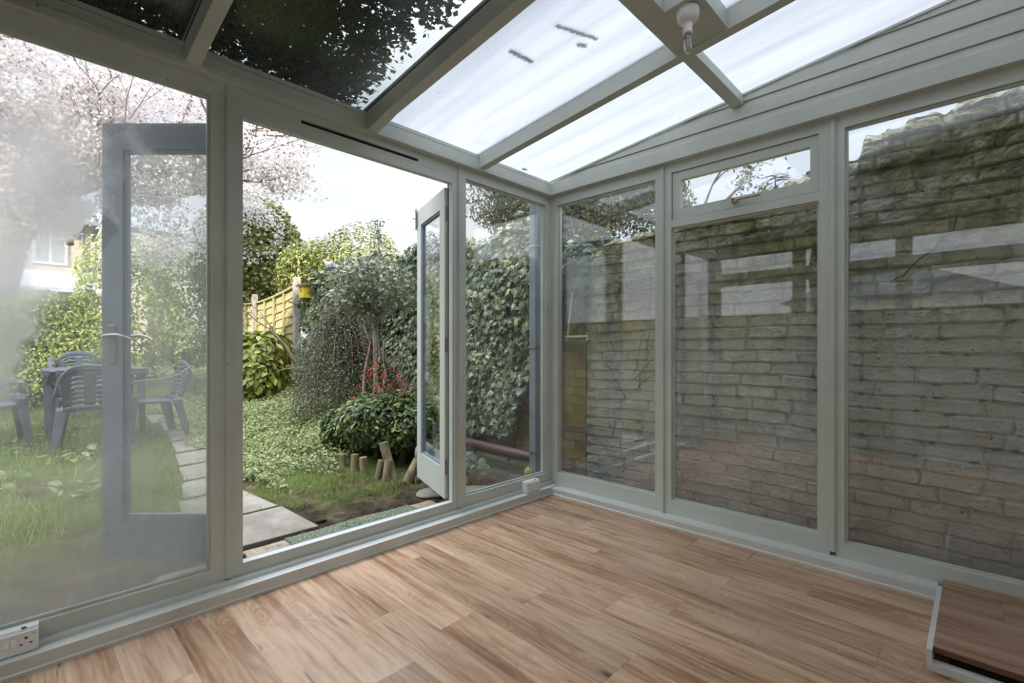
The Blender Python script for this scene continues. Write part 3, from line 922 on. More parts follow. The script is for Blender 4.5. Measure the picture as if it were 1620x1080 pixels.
# bulb holder under the cross piece
L0 = (-.955, -1.532, roofz(-1.53) - .0855)
t_ = thing('ceiling_light', 'white bulb holder with bare clear bulb hanging from the roof timbers', 'ceiling light', L0)
MB().lathe([(.046, 0), (.047, -.012), (.044, -.034), (.034, -.050), (.021, -.056), (.020, -.058)], n=32).build('ceiling_rose', M['white_plastic'], t_, local=True)
MB().lathe([(.019, -.055), (.0195, -.060), (.018, -.090), (.020, -.092), (.020, -.100), (.016, -.101)], n=28).build('lamp_holder', M['white_plastic'], t_, local=True)
bl = MB().lathe([(.014, -.098), (.0165, -.104), (.0168, -.150), (.0155, -.166), (.008, -.176), (.002, -.178)], n=24).build('bulb', M['bulb'], t_, local=True)
MB().lathe([(.0172, -.100), (.0172, -.112), (.0168, -.112)], n=24).tube([(-.006, 0, -.10), (-.006, 0, -.14), (0, 0, -.158), (.006, 0, -.14), (.006, 0, -.10)], .0012, 6).build('bulb_cap', M['metal'], bl, local=True)

# ------------------------------------------------------------------ laminate step at the right
t_ = thing('wooden_step', 'low step box with dark laminate top by the brick side window', 'step', (-.25, -2.8, 0))
MB().box(-.607, .098, YB + .02, -2.287, .053, .075).build('step_top', M['step'], t_, bevel=.002)
MB().box(-.610, -.606, YB + .02, -2.289, .054, .073).build('front_edge', plain('brown edge strip', (.13, .06, .03), .4, .1), t_)
b = MB().box(-.56, .098, YB + .02, -2.33, 0, .040)
b.build('gap_shade_block', M['dark'], t_)  # black block stands in for the shade in the gap below the top
b = MB().box(-.64, -.600, YB + .02, -2.287, 0, .026)
b.box(-.64, .0, -2.287, -2.270, 0, .074)
b.build('painted_surround', M['paint_worn'], t_)
# ------------------------------------------------------------------ the garden
rng = random.Random(11)
M['bark_climber'] = bark('pinkish climber bark', (.24, .17, .14), (.46, .36, .31))
def gz(x, y):
    return .045 * y + .015 * math.sin(x * 2.1 + y) * min(1, max(0, (y - 1) / 2))

def heightfield(name, x0, x1, y0, y1, nx, ny, fn, mat):
    b = MB()
    vs = [(x0 + (x1 - x0) * i / nx, y0 + (y1 - y0) * j / ny, fn(x0 + (x1 - x0) * i / nx, y0 + (y1 - y0) * j / ny)) for i in range(nx + 1) for j in range(ny + 1)]
    fs = [(i * (ny + 1) + j, (i + 1) * (ny + 1) + j, (i + 1) * (ny + 1) + j + 1, i * (ny + 1) + j + 1) for i in range(nx) for j in range(ny)]
    b.add(vs, fs, 0, True)
    return b.build(name, mat, local=True)
def gfn(x, y):
    return gz(x, y) + .012 * math.sin(13 * x + 3 * math.sin(5 * y)) * math.sin(11 * y + 2 * math.sin(7 * x)) - .015
g = heightfield('ground', -12, 12, .17, 34, 160, 220, gfn, M['ground']); tag(g, kind='structure')
g = MB().box(-16, -3.21, YB, .17, -.1, -.02).box(.16, .8, YB, .17, -.3, -.05).build('ground', M['ground']); tag(g, kind='structure')

_r = random.Random(2)
_l = [(_r.uniform(-1.75, -.2), _r.uniform(.5, 2.0), _r.uniform(.015, .05), _r.uniform(.004, .018)) for _ in range(520)]
def lump(x, y):
    z = gz(x, y) - .012 + .006 * math.sin(23 * x + 4 * math.sin(9 * y)) * math.sin(21 * y + 3 * math.sin(12 * x))
    for cx_, cy_, r, h in _l:
        d = ((x - cx_) ** 2 + (y - cy_) ** 2) / (r * r)
        if d < 1: z += h * (1 - d)
    return z
g = heightfield('ground', -1.75, -.2, .5, 2.0, 100, 100, lump, M['ground']); tag(g, kind='structure')

# paving slabs: a wide pair by the door, then a stepping path to the far left
slabs = [
    ([(-2.24, .56), (-1.60, .56), (-1.645, 1.05), (-2.22, 1.03)], 'large pale paving slab nearest the doorway'),
    ([(-2.20, 1.06), (-1.66, 1.08), (-1.74, 1.62), (-2.14, 1.58)], 'large pale paving slab behind the one nearest the doorway'),
    ([(-2.10, 1.64), (-1.78, 1.66), (-1.74, 2.10), (-2.03, 2.06)], 'pale path slab, third one away from the doorway'),
    ([(-2.00, 2.12), (-1.70, 2.14), (-1.67, 2.60), (-1.95, 2.56)], 'pale path slab, fourth one away from the doorway'),
    ([(-1.93, 2.64), (-1.60, 2.66), (-1.57, 3.10), (-1.88, 3.08)], 'pale path slab, fifth one away from the doorway'),
    ([(-1.86, 3.15), (-1.52, 3.16), (-1.49, 3.62), (-1.81, 3.60)], 'pale path slab, sixth one away from the doorway'),
    ([(-1.80, 3.68), (-1.44, 3.70), (-1.41, 4.16), (-1.76, 4.14)], 'pale path slab, third one from the far end'),
    ([(-1.76, 4.22), (-1.38, 4.24), (-1.35, 4.72), (-1.72, 4.70)], 'pale path slab, second one from the far end'),
    ([(-1.80, 4.80), (-1.34, 4.82), (-1.30, 5.40), (-1.76, 5.38)], 'pale path slab farthest from the house')]
for poly, lab in slabs:
    n = len(poly)
    top = [(x, y, gz(x, y) + .012) for x, y in poly]; bot = [(x, y, z - .05) for x, y, z in top]
    o = MB().add(bot + top, [tuple(range(n))[::-1], tuple(range(n, 2 * n))] + [(i, (i + 1) % n, n + (i + 1) % n, n + i) for i in range(n)]).build('paving_slab', M['slab'], bevel=.006)
    tag(o, lab, 'paving slab', 'paving slabs of the garden path')

# boards and mat at the threshold
for i, (y0, y1, x0, lab) in enumerate(((.185, .325, -2.06, 'weathered timber board right against the door sill'), (.345, .50, -2.10, 'weathered timber board farther from the door sill'))):
    o = MB().box(x0, -.80, y0, y1, -.02, .030).build('threshold_board', M['deck'], bevel=.004)
    tag(o, lab, 'timber board', 'boards outside the door sill')
def matfn(u, v):
    x = -1.83 + .84 * u; y = .21 + .29 * v
    return (x, y, .040 + .004 * math.sin(9 * u) * math.sin(5 * v))
o = MB().grid(matfn, 30, 10, thick=.012).build('door_mat', M['mat']); tag(o, 'green ribbed door mat on the boards outside the open doors', 'door mat')
o = MB().box(-2.45, -2.13, .22, .50, -.04, .022).build('broken_slab', M['slab'], bevel=.01); tag(o, 'small broken stone piece at the left end of the threshold boards', 'stone')
for k in range(9):
    a = rng.uniform(-2.3, -2.0); c = rng.uniform(.2, .5)
st = MB()
vs, _ = cluster((-2.16, .36, .03), (.05, .07, .035), 1)
def rock(name, c, r, mat, label, cat='stone', group=None, seed=1, sub=3, amp=.25):
    import bmesh
    bm = bmesh.new(); bmesh.ops.create_icosphere(bm, subdivisions=sub, radius=1)
    rr = random.Random(seed); ds = [Vector((rr.gauss(0, 1), rr.gauss(0, 1), rr.gauss(0, 1))).normalized() for _ in range(14)]
    am = [rr.uniform(-amp, amp) for _ in ds]
    for v in bm.verts:
        k = 1 + sum(a * max(0, v.co.dot(d)) ** 5 for a, d in zip(am, ds))
        v.co = Vector((v.co.x * r[0] * k, v.co.y * r[1] * k, v.co.z * r[2] * k))
    me = bpy.data.meshes.new(name); bm.to_mesh(me); bm.free()
    for p in me.polygons: p.use_smooth = True
    o = link_mesh(name, me, mat); o.location = c
    return tag(o, label, cat, group)
M['soil_lump'] = plain('black soil lump', (.030, .024, .020), .9, .3, 30, .5)
rock('soil_clump', (-2.13, .42, .032), (.045, .05, .022), M['soil_lump'], 'black soil clump at the left end of the threshold boards', 'soil', sub=4, amp=.9)
rock('soil_clump', (-1.55, .66, .030), (.032, .025, .018), M['soil_lump'], 'black soil clump where the slab meets the mat', 'soil', seed=5, sub=4, amp=.9)
rock('garden_stone', (-.66, .62, .03), (.16, .11, .03), M['slab'], 'flat pale stone lying below the right hand door leaf')
rock('garden_stone', (-.45, .48, .02), (.18, .12, .03), M['slab'], 'flat pale stone under the narrow window')

# log edging in front of the ivy bush
logs = [(-.90, 1.66, .13, .030, 0, 0), (-.865, 1.52, .15, .032, .05, 0), (-.84, 1.38, .15, .034, -.05, .05), (-.80, 1.25, .14, .032, .25, -.1), (-.775, 1.15, .16, .034, .15, .0), (-.70, 1.13, .30, .040, -.18, .25), (-.68, 1.00, .17, .042, .5, -.2)]
names = ['leftmost upright edging log under the ivy bush', 'second edging log from the left under the ivy bush', 'third edging log from the left under the ivy bush', 'slanting fourth edging log from the left under the bush', 'fifth edging log from the left, nearly upright', 'tallest edging log leaning behind the fallen one', 'thick edging log leaning low at the right end']
for (x, y, h, r, lx, ly), nm in zip(logs, names):
    z = gz(x, y) - .04
    p1 = (x + lx * h * 1.2, y + ly * h, z + h + .04)
    b = MB().tube([(x, y, z), p1], [r, r * .96], 14)
    o = b.build('edging_log', M['log'], bevel=.004); tag(o, nm, 'log', 'log edging below the ivy bush')

# ---- plants
def rand_up(n, k=(0, 0, 1), s=.5):
    return np.array(k)[None, :] + rs.normal(0, s, (n, 3))

def blob_plant(name, label, cat, base, blobs, kind, size, mat, stem=None, group=None, pname='foliage', droop=.4, jitter=.4):
    t_ = thing(name, label, cat, base, group=group)
    P = []; N = []
    for c, r, n, shell in blobs:
        p, q = cluster(c, r, n, shell)
        P.append(p); N.append(q)
    P = np.vstack(P); N = np.vstack(N)
    U = np.column_stack([N[:, 0] * .5, N[:, 1] * .5, -np.ones(len(P)) * droop])
    leaf_mesh(pname, kind, P, N + np.array([0, 0, .35]), U, rs.uniform(size * .6, size * 1.2, len(P)), mat, t_, jitter)
    if stem is not None:
        b = MB()
        for pts, rad in stem: b.tube(pts, rad, 8, cap=False)
        b.build('stem', M['bark'], t_)
    return t_

# dark evergreen over the left roof bays
def roof_tree():
    t_ = thing('evergreen_tree', 'dark evergreen tree hanging over the clear roof sheets', 'tree', (-4.9, -.6, 0))
    b = MB(); b.tube([(-4.9, -.6, -.05), (-4.7, -.7, 1.2), (-4.5, -.8, 2.2), (-4.1, -1.0, 3.2)], [.17, .14, .12, .08], 10)
    for k in range(16):
        a = rng.uniform(-.6, .7)
        L = rng.uniform(1.4, 2.6)
        p0 = Vector((-4.2, -1.0, 3.0)); d = Vector((math.cos(a), math.sin(a), rng.uniform(.0, .12)))
        b.tube([p0, p0 + d * L * .5 + Vector((0, 0, .06)), p0 + d * L], [.03, .018, .006], 5, cap=False)
    b.build('trunk', M['bark'], t_)
    n = 190000
    x = rs.uniform(-3.9, -1.50, n); y = rs.uniform(-2.9, .55, n)
    # clear patches towards the right-hand rafter
    def nz(x, y): return np.sin(3.1 * x + 1.3 * np.sin(2.3 * y)) * np.sin(3.7 * y + 1.1 * np.sin(2.9 * x + 1)) + .55 * np.sin(9.1 * x + 2) * np.sin(8.3 * y + 1) + .35 * np.sin(19 * x + 2 * y) * np.sin(17 * y + 1)
    edge = np.clip((x + 2.15) / .50, 0, 1.15) * (1 - .5 * np.clip((x + 1.66) / .08, 0, 1))
    keep = nz(x, y) * .8 + (.75 * np.sin(17 * x + 2.5 * np.sin(7 * y)) * np.sin(14 * y + 2 * np.sin(11 * x)) + .5 * np.sin(43 * x + 3 * y) * np.sin(39 * y + 2 * np.sin(23 * x))) * edge * 1.5 + 1.35 - edge * 1.62 + rs.normal(0, .08, n) > 0
    x, y = x[keep], y[keep]
    z = 2.66 - .11 * y + rs.uniform(0, .30, len(x)) ** 1.0 + .05 * np.sin(5 * x) 
    P = np.column_stack([x, y, z])
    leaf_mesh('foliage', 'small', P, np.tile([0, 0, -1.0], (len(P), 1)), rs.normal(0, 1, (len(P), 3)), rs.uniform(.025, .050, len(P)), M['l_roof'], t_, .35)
roof_tree()

# blossom tree
def blossom_tree():
    t_ = thing('blossom_tree', 'big cherry tree covered in pale pink blossom behind the chairs', 'tree', (-3.35, 8.2, .36))
    b = MB(); tips = []
    r_ = random.Random(5)
    b.tube([(-3.35, 8.2, .3), (-3.3, 8.15, 1.2), (-3.1, 8.1, 2.2), (-2.95, 8.0, 2.9)], [.30, .24, .20, .18], 12)
    b.tube([(-3.02, 8.05, 2.7), (-2.4, 7.9, 3.6), (-1.4, 7.5, 4.2)], [.16, .12, .08], 9)
    b.tube([(-3.0, 8.05, 2.6), (-3.0, 7.8, 3.6), (-3.6, 7.4, 4.6)], [.16, .12, .08], 9)
    for p, d, L in (((-1.4, 7.5, 4.0), (.9, -.35, .35), 1.5), ((-1.4, 7.5, 4.0), (.75, -.7, .1), 1.5), ((-1.6, 7.6, 3.7), (.9, .1, -.05), 1.5), ((-3.6, 7.4, 4.6), (-.7, -.3, .6), 1.2), ((-3.2, 7.7, 4.0), (-.3, -.9, .3), 1.4),
                    ((-2.9, 8.0, 3.0), (.3, -.8, .8), 1.5), ((-2.2, 7.85, 3.75), (.2, -.9, .4), 1.5), ((-2.35, 8.0, 2.8), (-.2, .2, 1), 1.7), ((-1.4, 7.5, 4.0), (.3, -.2, 1), 1.3), ((-3.6, 7.4, 4.6), (.3, -.6, .7), 1.2)):
        branches(b, p, d, L, .055, 3, r_, tips, spread=.55, up=.05, seg=4, kids=3)
    b.build('trunk', M['bark'], t_)
    P = []
    for q, d, pts in tips:
        for _ in range(26):
            a = pts[r_.randint(1, len(pts) - 1)]
            P.append((a.x + r_.gauss(0, .10), a.y + r_.gauss(0, .10), a.z + r_.gauss(0, .09)))
    P = np.array(P)
    extra = []
    for c, r, n in (((-3.3, 7.3, 4.6), (1.5, 1.3, 1.2), 12000), ((-1.6, 7.2, 4.3), (1.6, 1.2, 1.1), 14000), ((-.5, 6.9, 4.4), (1.25, .9, .8), 4200), ((.35, 6.4, 4.25), (.75, .7, .45), 1200), ((.45, 8.7, 4.0), (1.0, .5, 1.2), 2600), ((-2.9, 6.9, 3.3), (1.3, .8, .75), 2600), ((-1.0, 8.0, 3.2), (.9, .8, .8), 1800)):
        p, _ = cluster(c, r, n, .1)
        k = np.sin(4.3 * p[:, 0] + 1.5 * np.sin(3 * p[:, 2])) * np.sin(4.9 * p[:, 2] + np.sin(4 * p[:, 1])) + rs.normal(0, .35, len(p))
        extra.append(p[k > -.35])
    P = np.vstack([P] + extra)
    leaf_mesh('blossom', 'flower', P, rs.normal(0, 1, (len(P), 3)), rs.normal(0, 1, (len(P), 3)), rs.uniform(.024, .050, len(P)), M['blossom'], t_, .2)
blossom_tree()

# ivy clad tree and yellow-green bush behind the fence
blob_plant('ivy_clad_tree', 'tall tree clad in sunlit ivy behind the timber fence', 'tree', (1.15, 9.4, .4),
           [((1.0, 9.3, 3.1), (1.15, .9, 1.75), 8500, .55), ((.30, 9.8, 3.3), (.8, .7, 1.3), 3600, .5), ((1.9, 9.0, 2.5), (.8, .7, 1.1), 3000, .6)], 'ivy', .085, M['l_sunny'],
           [([(1.15, 9.4, .35), (1.2, 9.4, 1.8), (1.1, 9.4, 3.6)], [.18, .14, .08])])
blob_plant('evergreen_bush', 'broad yellow green bush rising over the ivy wall', 'bush', (1.8, 6.6, .3),
           [((1.85, 6.6, 2.45), (1.15, 1.0, 1.0), 9000, .6), ((1.1, 7.2, 2.55), (.75, .7, .80), 3500, .6), ((2.75, 6.1, 2.2), (.8, .7, .95), 3500, .6)], 'oval', .075, M['l_sunny'],
           [([(1.8, 6.6, .25), (1.8, 6.6, 2.2)], [.1, .06])])
# greenery at the end of the garden, left
blob_plant('ivy_thicket', 'green thicket at the garden end behind the path', 'bush', (-.9, 10.6, .45),
           [((-1.3, 10.6, 1.9), (1.1, .8, 1.7), 4200, .7), ((-.2, 10.6, 2.0), (.9, .8, 1.7), 4200, .7)], 'oval', .10, M['l_hedge'],
           [([(-.9, 10.6, .4), (-.9, 10.6, 1.8)], [.1, .05])])
def hedge(name, label, x0, x1, y0, y1, h, n, size):
    xc, yc = (x0 + x1) / 2, (y0 + y1) / 2
    t_ = thing(name, label, 'hedge', (xc, yc, gz(xc, yc)))
    P = rs.uniform(0, 1, (n, 3)); f = rs.randint(0, 5, n)
    x = x0 + (x1 - x0) * P[:, 0]; y = y0 + (y1 - y0) * P[:, 1]; z = gz(xc, yc) + (h + .12 * np.sin(2.3 * x) + .08 * np.sin(6.1 * x)) * P[:, 2] ** .8
    N = np.zeros((n, 3)); top = gz(xc, yc) + h + .12 * np.sin(2.3 * x) + .08 * np.sin(6.1 * x)
    s = f < 3; y[s] = y0 + rs.uniform(-.06, .12, s.sum()) + .10 * np.sin(5 * x[s]) * np.sin(4 * z[s]); N[s] = (0, -1, .3)
    s = f == 3; z[s] = top[s] + rs.uniform(-.08, .08, s.sum()); N[s] = (0, 0, 1)
    s = f == 4; y[s] = y1; N[s] = (0, 1, .3)
    leaf_mesh('foliage', 'oval', np.column_stack([x, y, z]), N, rand_up(n), rs.uniform(size * .6, size * 1.2, n), M['l_hedge'], t_, .5)
    b = MB()
    for k in range(10):
        x_ = x0 + (x1 - x0) * (k + .5) / 10
        b.tube([(x_, yc, gz(x_, yc) - .02), (x_ + .1, yc - .1, gz(x_, yc) + h * .7)], [.03, .015], 6, cap=False)
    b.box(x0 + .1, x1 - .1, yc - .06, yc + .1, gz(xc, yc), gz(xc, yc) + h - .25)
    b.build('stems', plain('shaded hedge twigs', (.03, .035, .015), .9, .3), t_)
hedge('privet_hedge', 'clipped bright green hedge behind the garden table', -5.6, -2.05, 7.0, 7.8, 1.50, 26000, .058)

# ivy over the right boundary wall
bw = MB().box(.44, .66, .16, 5.70, -.1, 1.30).box(.50, .64, .50, 5.20, 1.30, 2.08)
t_ = bw.build('boundary_wall', M['brick_stock']); tag(t_, 'old yellow and red brick boundary wall under the ivy', 'wall')
def ivy_wall():
    t_ = thing('ivy', 'thick variegated ivy covering the boundary wall', 'ivy', (.42, 3.0, .12))
    n = 19500
    y = rs.uniform(-.02, 5.70, n) ; z = rs.uniform(.28, 2.34, n)
    x_r = rs.uniform(0, 1, n)
    k = np.sin(3.3 * y + 1.2 * np.sin(3.1 * z)) * np.sin(3.9 * z + 1.4 * np.sin(2.2 * y))
    low = .32 + .18 * np.sin(3.0 * y + 1) * (y > 1.2)
    lim = np.where(y < .6, 2.05 + .1 * np.sin(30 * y), 2.27 + .08 * np.sin(4 * y) - .35 * np.clip(y - 4.9, 0, .8))
    keep = (z > low) & (z < lim) & (k + rs.normal(0, .25, n) > -.95) & ~((y < .52) & (z < 1.27)) & ~((y < .26) & (x_r < .5)) & ~(z < .90 - (y - .52) * 2.4) & ~((y > 5.2) & (rs.uniform(0, 1, n) < .6))
    y, z, k = y[keep], z[keep], k[keep]
    x = np.where(y < .30, .52, .415) - .065 * (1 + k) * np.clip((5.6 - y) / 1.5, .1, 1) - rs.uniform(0, .07, len(y)) - .04 * np.clip(z - 1.2, 0, 1) * (y < 4.5)
    P = np.column_stack([x, y, z])
    N = np.tile([-1.0, -.15, .45], (len(y), 1)); U = np.tile([-.15, -.1, -1.0], (len(y), 1))
    leaf_mesh('leaves', 'ivy', P, N, U, rs.uniform(.045, .085, len(y)), M['l_ivy'], t_, .33)
    q_, n_ = cluster((.53, .12, 1.72), (.13, .36, .46), 2600, .3)
    leaf_mesh('end_leaves', 'ivy', q_, n_ + np.array([-.8, -.3, .3]), rand_up(len(q_), (-.2, 0, -1), .3), rs.uniform(.04, .075, len(q_)), M['l_ivydark'], t_, .4)
    # leaves tumbling over the top
    n = 2600
    y = rs.uniform(.45, 5.6, n); P = np.column_stack([rs.uniform(.28, .75, n), y, 2.16 - .35 * np.clip(y - 4.9, 0, .8) + .10 * np.sin(4 * y) + rs.uniform(-.12, .20, n)])
    leaf_mesh('top_leaves', 'ivy', P, rand_up(n, (-.4, 0, 1)), rand_up(n, (-1, 0, -.3)), rs.uniform(.05, .09, n), M['l_ivy'], t_, .4)
    b = MB()
    for s in range(10):
        y0 = .9 + s * .5; pts = [(.42, y0, .05)]
        for q in range(1, 7): pts.append((.42 - .01 * (q % 2), pts[-1][1] + rng.uniform(-.18, .18), .05 + q * .33))
        b.tube(pts, [.022 - .002 * q for q in range(7)], 6, cap=False)
    b.build('stems', M['bark'], t_)
ivy_wall()

# tree above the wall end, seen over the corner
def corner_tree():
    t_ = thing('berry_tree', 'dense tree with reddish tinted leaves above the brick pier', 'tree', (1.6, 2.0, 0))
    bl = [((1.45, 1.45, 2.95), (.75, .95, .80), 16000, .3), ((1.05, .60, 2.55), (.55, .65, .60), 11000, .3), ((1.0, .8, 1.9), (.4, .8, .7), 6500, .4), ((1.55, .05, 2.72), (.65, .55, .45), 6000, .3)]
    P = []; N = []
    for c, r, n, s in bl:
        p, q = cluster(c, r, n, s); P.append(p); N.append(q)
    P = np.vstack(P); N = np.vstack(N)
    leaf_mesh('foliage', 'oval', P, N, rand_up(len(P), (0, 0, .3), .8), rs.uniform(.028, .055, len(P)), M['l_pyr'], t_, .6)
    b = MB(); tips = []
    b.tube([(1.6, 2.0, -.1), (1.55, 1.9, 1.4), (1.5, 1.7, 2.5)], [.11, .09, .06], 8)
    r_ = random.Random(3)
    for p, d, L in (((1.5, 1.7, 2.5), (.2, -.9, .5), .9), ((1.5, 1.7, 2.5), (-.5, .3, .8), .8), ((1.5, 1.7, 2.4), (-.3, -.8, .35), 1.0)):
        branches(b, p, d, L, .035, 2, r_, tips, .5, .1)
    b.build('trunk', M['bark'], t_)
corner_tree()
def far_sprays():
    # sparse twiggy shrub over the brick wall, seen through the fanlight
    t_ = thing('twiggy_shrub', 'sparse twiggy shrub beyond the brick wall behind the fanlight', 'shrub', (1.9, -.35, 0))
    b = MB(); tips = []; r_ = random.Random(8)
    b.tube([(1.9, -.35, -.1), (1.85, -.3, 1.5), (1.8, -.3, 2.3)], [.05, .04, .03], 7)
    for p, d, L in (((1.8, -.3, 2.2), (.1, -.9, .45), .75), ((1.8, -.3, 2.3), (.1, -.5, .7), .7), ((1.8, -.3, 2.3), (-.1, .2, .9), .6), ((1.8, -.3, 2.2), (.3, -.9, .2), .75)):
        branches(b, p, d, L, .016, 2, r_, tips, .35, .08)
    b.build('stem', M['bark'], t_)
    P = np.array([(a.x + r_.gauss(0, .05), a.y + r_.gauss(0, .05), a.z + r_.gauss(0, .05)) for q, d, pts in tips for a in pts for _ in range(7)])
    leaf_mesh('foliage', 'small', P, rs.normal(0, 1, (len(P), 3)), rs.normal(0, 1, (len(P), 3)), rs.uniform(.03, .06, len(P)), M['l_pyr'], t_, .3)
far_sprays()

# holly standard
def holly():
    t_ = thing('holly_tree', 'small grey green holly tree with bare pale trunk', 'tree', (-.33, 2.10, .09))
    b = MB()
    b.tube([(-.33, 2.10, .05), (-.325, 2.10, .60), (-.315, 2.11, 1.10), (-.335, 2.10, 1.32), (-.30, 2.10, 1.42), (-.24, 2.09, 1.58)], [.030, .027, .025, .024, .022, .015], 10)
    b.tube([(-.335, 2.10, 1.30), (-.38, 2.1, 1.5), (-.36, 2.12, 1.75)], [.016, .012, .008], 7)
    tips = []; r_ = random.Random(4)
    for k in range(14):
        a = 2 * PI * k / 14 + .3
        branches(b, (-.31, 2.1, 1.38 + .04 * (k % 5)), (math.cos(a), math.sin(a), .6 + .5 * (k % 3)), .36, .011, 1, r_, tips, .5, .15, 4, 3)
    b.tube([(-.30, 2.1, 1.5), (-.29, 2.1, 1.95), (-.285, 2.1, 2.2), (-.30, 2.1, 2.46)], [.012, .010, .008, .004], 6)
    b.build('trunk', M['bark_pale'], t_)
    p1_, n1 = cluster((-.32, 2.12, 1.80), (.46, .44, .34), 2700, .15)
    p2_, n2 = cluster((-.52, 2.2, 1.60), (.30, .3, .22), 650, .2)
    m = 70
    p3_ = np.column_stack([rs.normal(-.29, .035, m), rs.normal(2.1, .035, m), rs.uniform(2.1, 2.5, m)])
    p4_, n4 = cluster((.0, 2.1, 1.78), (.24, .25, .3), 260, .2)
    P = np.vstack([p1_, p2_, p3_, p4_]); N = np.vstack([n1, n2, rs.normal(0, 1, (m, 3)), n4])
    leaf_mesh('foliage', 'holly', P, N + rs.normal(0, .5, N.shape), N + rs.normal(0, .5, N.shape), rs.uniform(.032, .060, len(P)), M['l_holly'], t_, .4)
holly()

# weeping cotoneaster
def coton():
    t_ = thing('weeping_shrub', 'weeping shrub of fine dark leaves left of the holly trunk', 'shrub', (-.15, 3.30, .15))
    b = MB(); P = []
    r_ = random.Random(6)
    b.tube([(-.05, 3.30, .1), (-.06, 3.3, .8), (-.1, 3.28, 1.35)], [.045, .035, .025], 8)
    for k in range(150):
        a = r_.uniform(0, 2 * PI); R = r_.uniform(.15, .55); h = r_.uniform(1.15, 1.72) - R * .25
        pts = []
        for q in range(9):
            f = q / 8
            rr = R * (1 - (1 - f) ** 2)
            z = h + .22 * math.sin(PI * min(1, f * 1.6)) * (1 - f) - f ** 2.0 * h * .82
            pts.append((-.08 + rr * math.cos(a) * 1.15, 3.28 + rr * math.sin(a) * .9, max(.18, z)))
        b.tube(pts, [.004] * 5 + [.0022] * 4, 4, cap=False)
        for q in range(1, 9):
            for _ in range(20):
                f = r_.random(); A = Vector(pts[q - 1]).lerp(Vector(pts[q]), f)
                P.append((A.x + r_.gauss(0, .028), A.y + r_.gauss(0, .028), A.z + r_.gauss(0, .03)))
    b.build('stems', M['bark'], t_)
    P = np.array(P)
    leaf_mesh('foliage', 'small', P, rs.normal(0, 1, (len(P), 3)) + [-.3, -.8, .3], rs.normal(0, .6, (len(P), 3)) + [0, 0, -1], rs.uniform(.016, .034, len(P)), M['l_coton'], t_, .3)
coton()

# red berried shrub
def berries():
    t_ = thing('berry_shrub', 'twiggy shrub dotted with red berries behind the open door leaf', 'shrub', (-.16, 1.75, .10))
    b = MB(); tips = []; r_ = random.Random(12)
    for k in range(11):
        a = r_.uniform(0, 2 * PI)
        branches(b, (-.16 + .05 * math.cos(a), 1.75 + .05 * math.sin(a), .08), (math.cos(a) * .5 - .12, math.sin(a) * .5, 1.0), .55, .012, 3, r_, tips, .42, .08, 4, 2)
    b.build('stems', bark('reddish twigs', (.13, .07, .04), (.34, .22, .14)), t_)
    B = MB()
    Lp = []
    for q, d, pts in tips:
        for a in pts:
            for _ in range(2):
                if r_.random() < .36 and a.z > .70:
                    c = (a.x + r_.gauss(0, .02), a.y + r_.gauss(0, .02), a.z + r_.gauss(0, .02)); s = .0095
                    B.add([(c[0] + s, c[1], c[2]), (c[0] - s, c[1], c[2]), (c[0], c[1] + s, c[2]), (c[0], c[1] - s, c[2]), (c[0], c[1], c[2] + s), (c[0], c[1], c[2] - s)],
                          [(0, 2, 4), (2, 1, 4), (1, 3, 4), (3, 0, 4), (2, 0, 5), (1, 2, 5), (3, 1, 5), (0, 3, 5)], 0, True)
                Lp.append((a.x + r_.gauss(0, .03), a.y + r_.gauss(0, .03), a.z + r_.gauss(0, .03)))
    bo = B.build('berries', M['berry'], t_); tag(bo, 'red berries', kind='stuff')
    Lp = np.array(Lp)
    leaf_mesh('foliage', 'small', Lp, rs.normal(0, 1, (len(Lp), 3)), rs.normal(0, 1, (len(Lp), 3)), rs.uniform(.015, .028, len(Lp)), M['l_ivydark'], t_, .3)
berries()

# ivy bush above the log edging
t_ = blob_plant('ivy_bush', 'rounded glossy green ivy bush above the edging logs', 'bush', (-.52, 1.62, .07),
           [((-.58, 1.75, .46), (.36, .42, .30), 5200, .66), ((-.32, 1.48, .44), (.36, .36, .28), 4300, .66), ((-.62, 2.12, .36), (.30, .30, .26), 2200, .66)], 'oval', .056, M['l_bush'],
           [([(-.55, 1.7, .03), (-.55, 1.7, .5)], [.03, .02]), ([(-.4, 1.5, .03), (-.35, 1.45, .5)], [.03, .02]), ([(-.6, 1.9, .03), (-.7, 2.0, .4)], [.025, .015])], jitter=.45)
# spotted laurel by the fence
blob_plant('spotted_laurel', 'spotted yellow green laurel below the timber fence', 'bush', (-.40, 5.35, .25),
           [((-.45, 5.35, .82), (.42, .45, .68), 1500, .75)], 'oval', .135, M['l_laurel'], [([(-.4, 5.35, .2), (-.4, 5.35, .8)], [.03, .02])], jitter=.35)

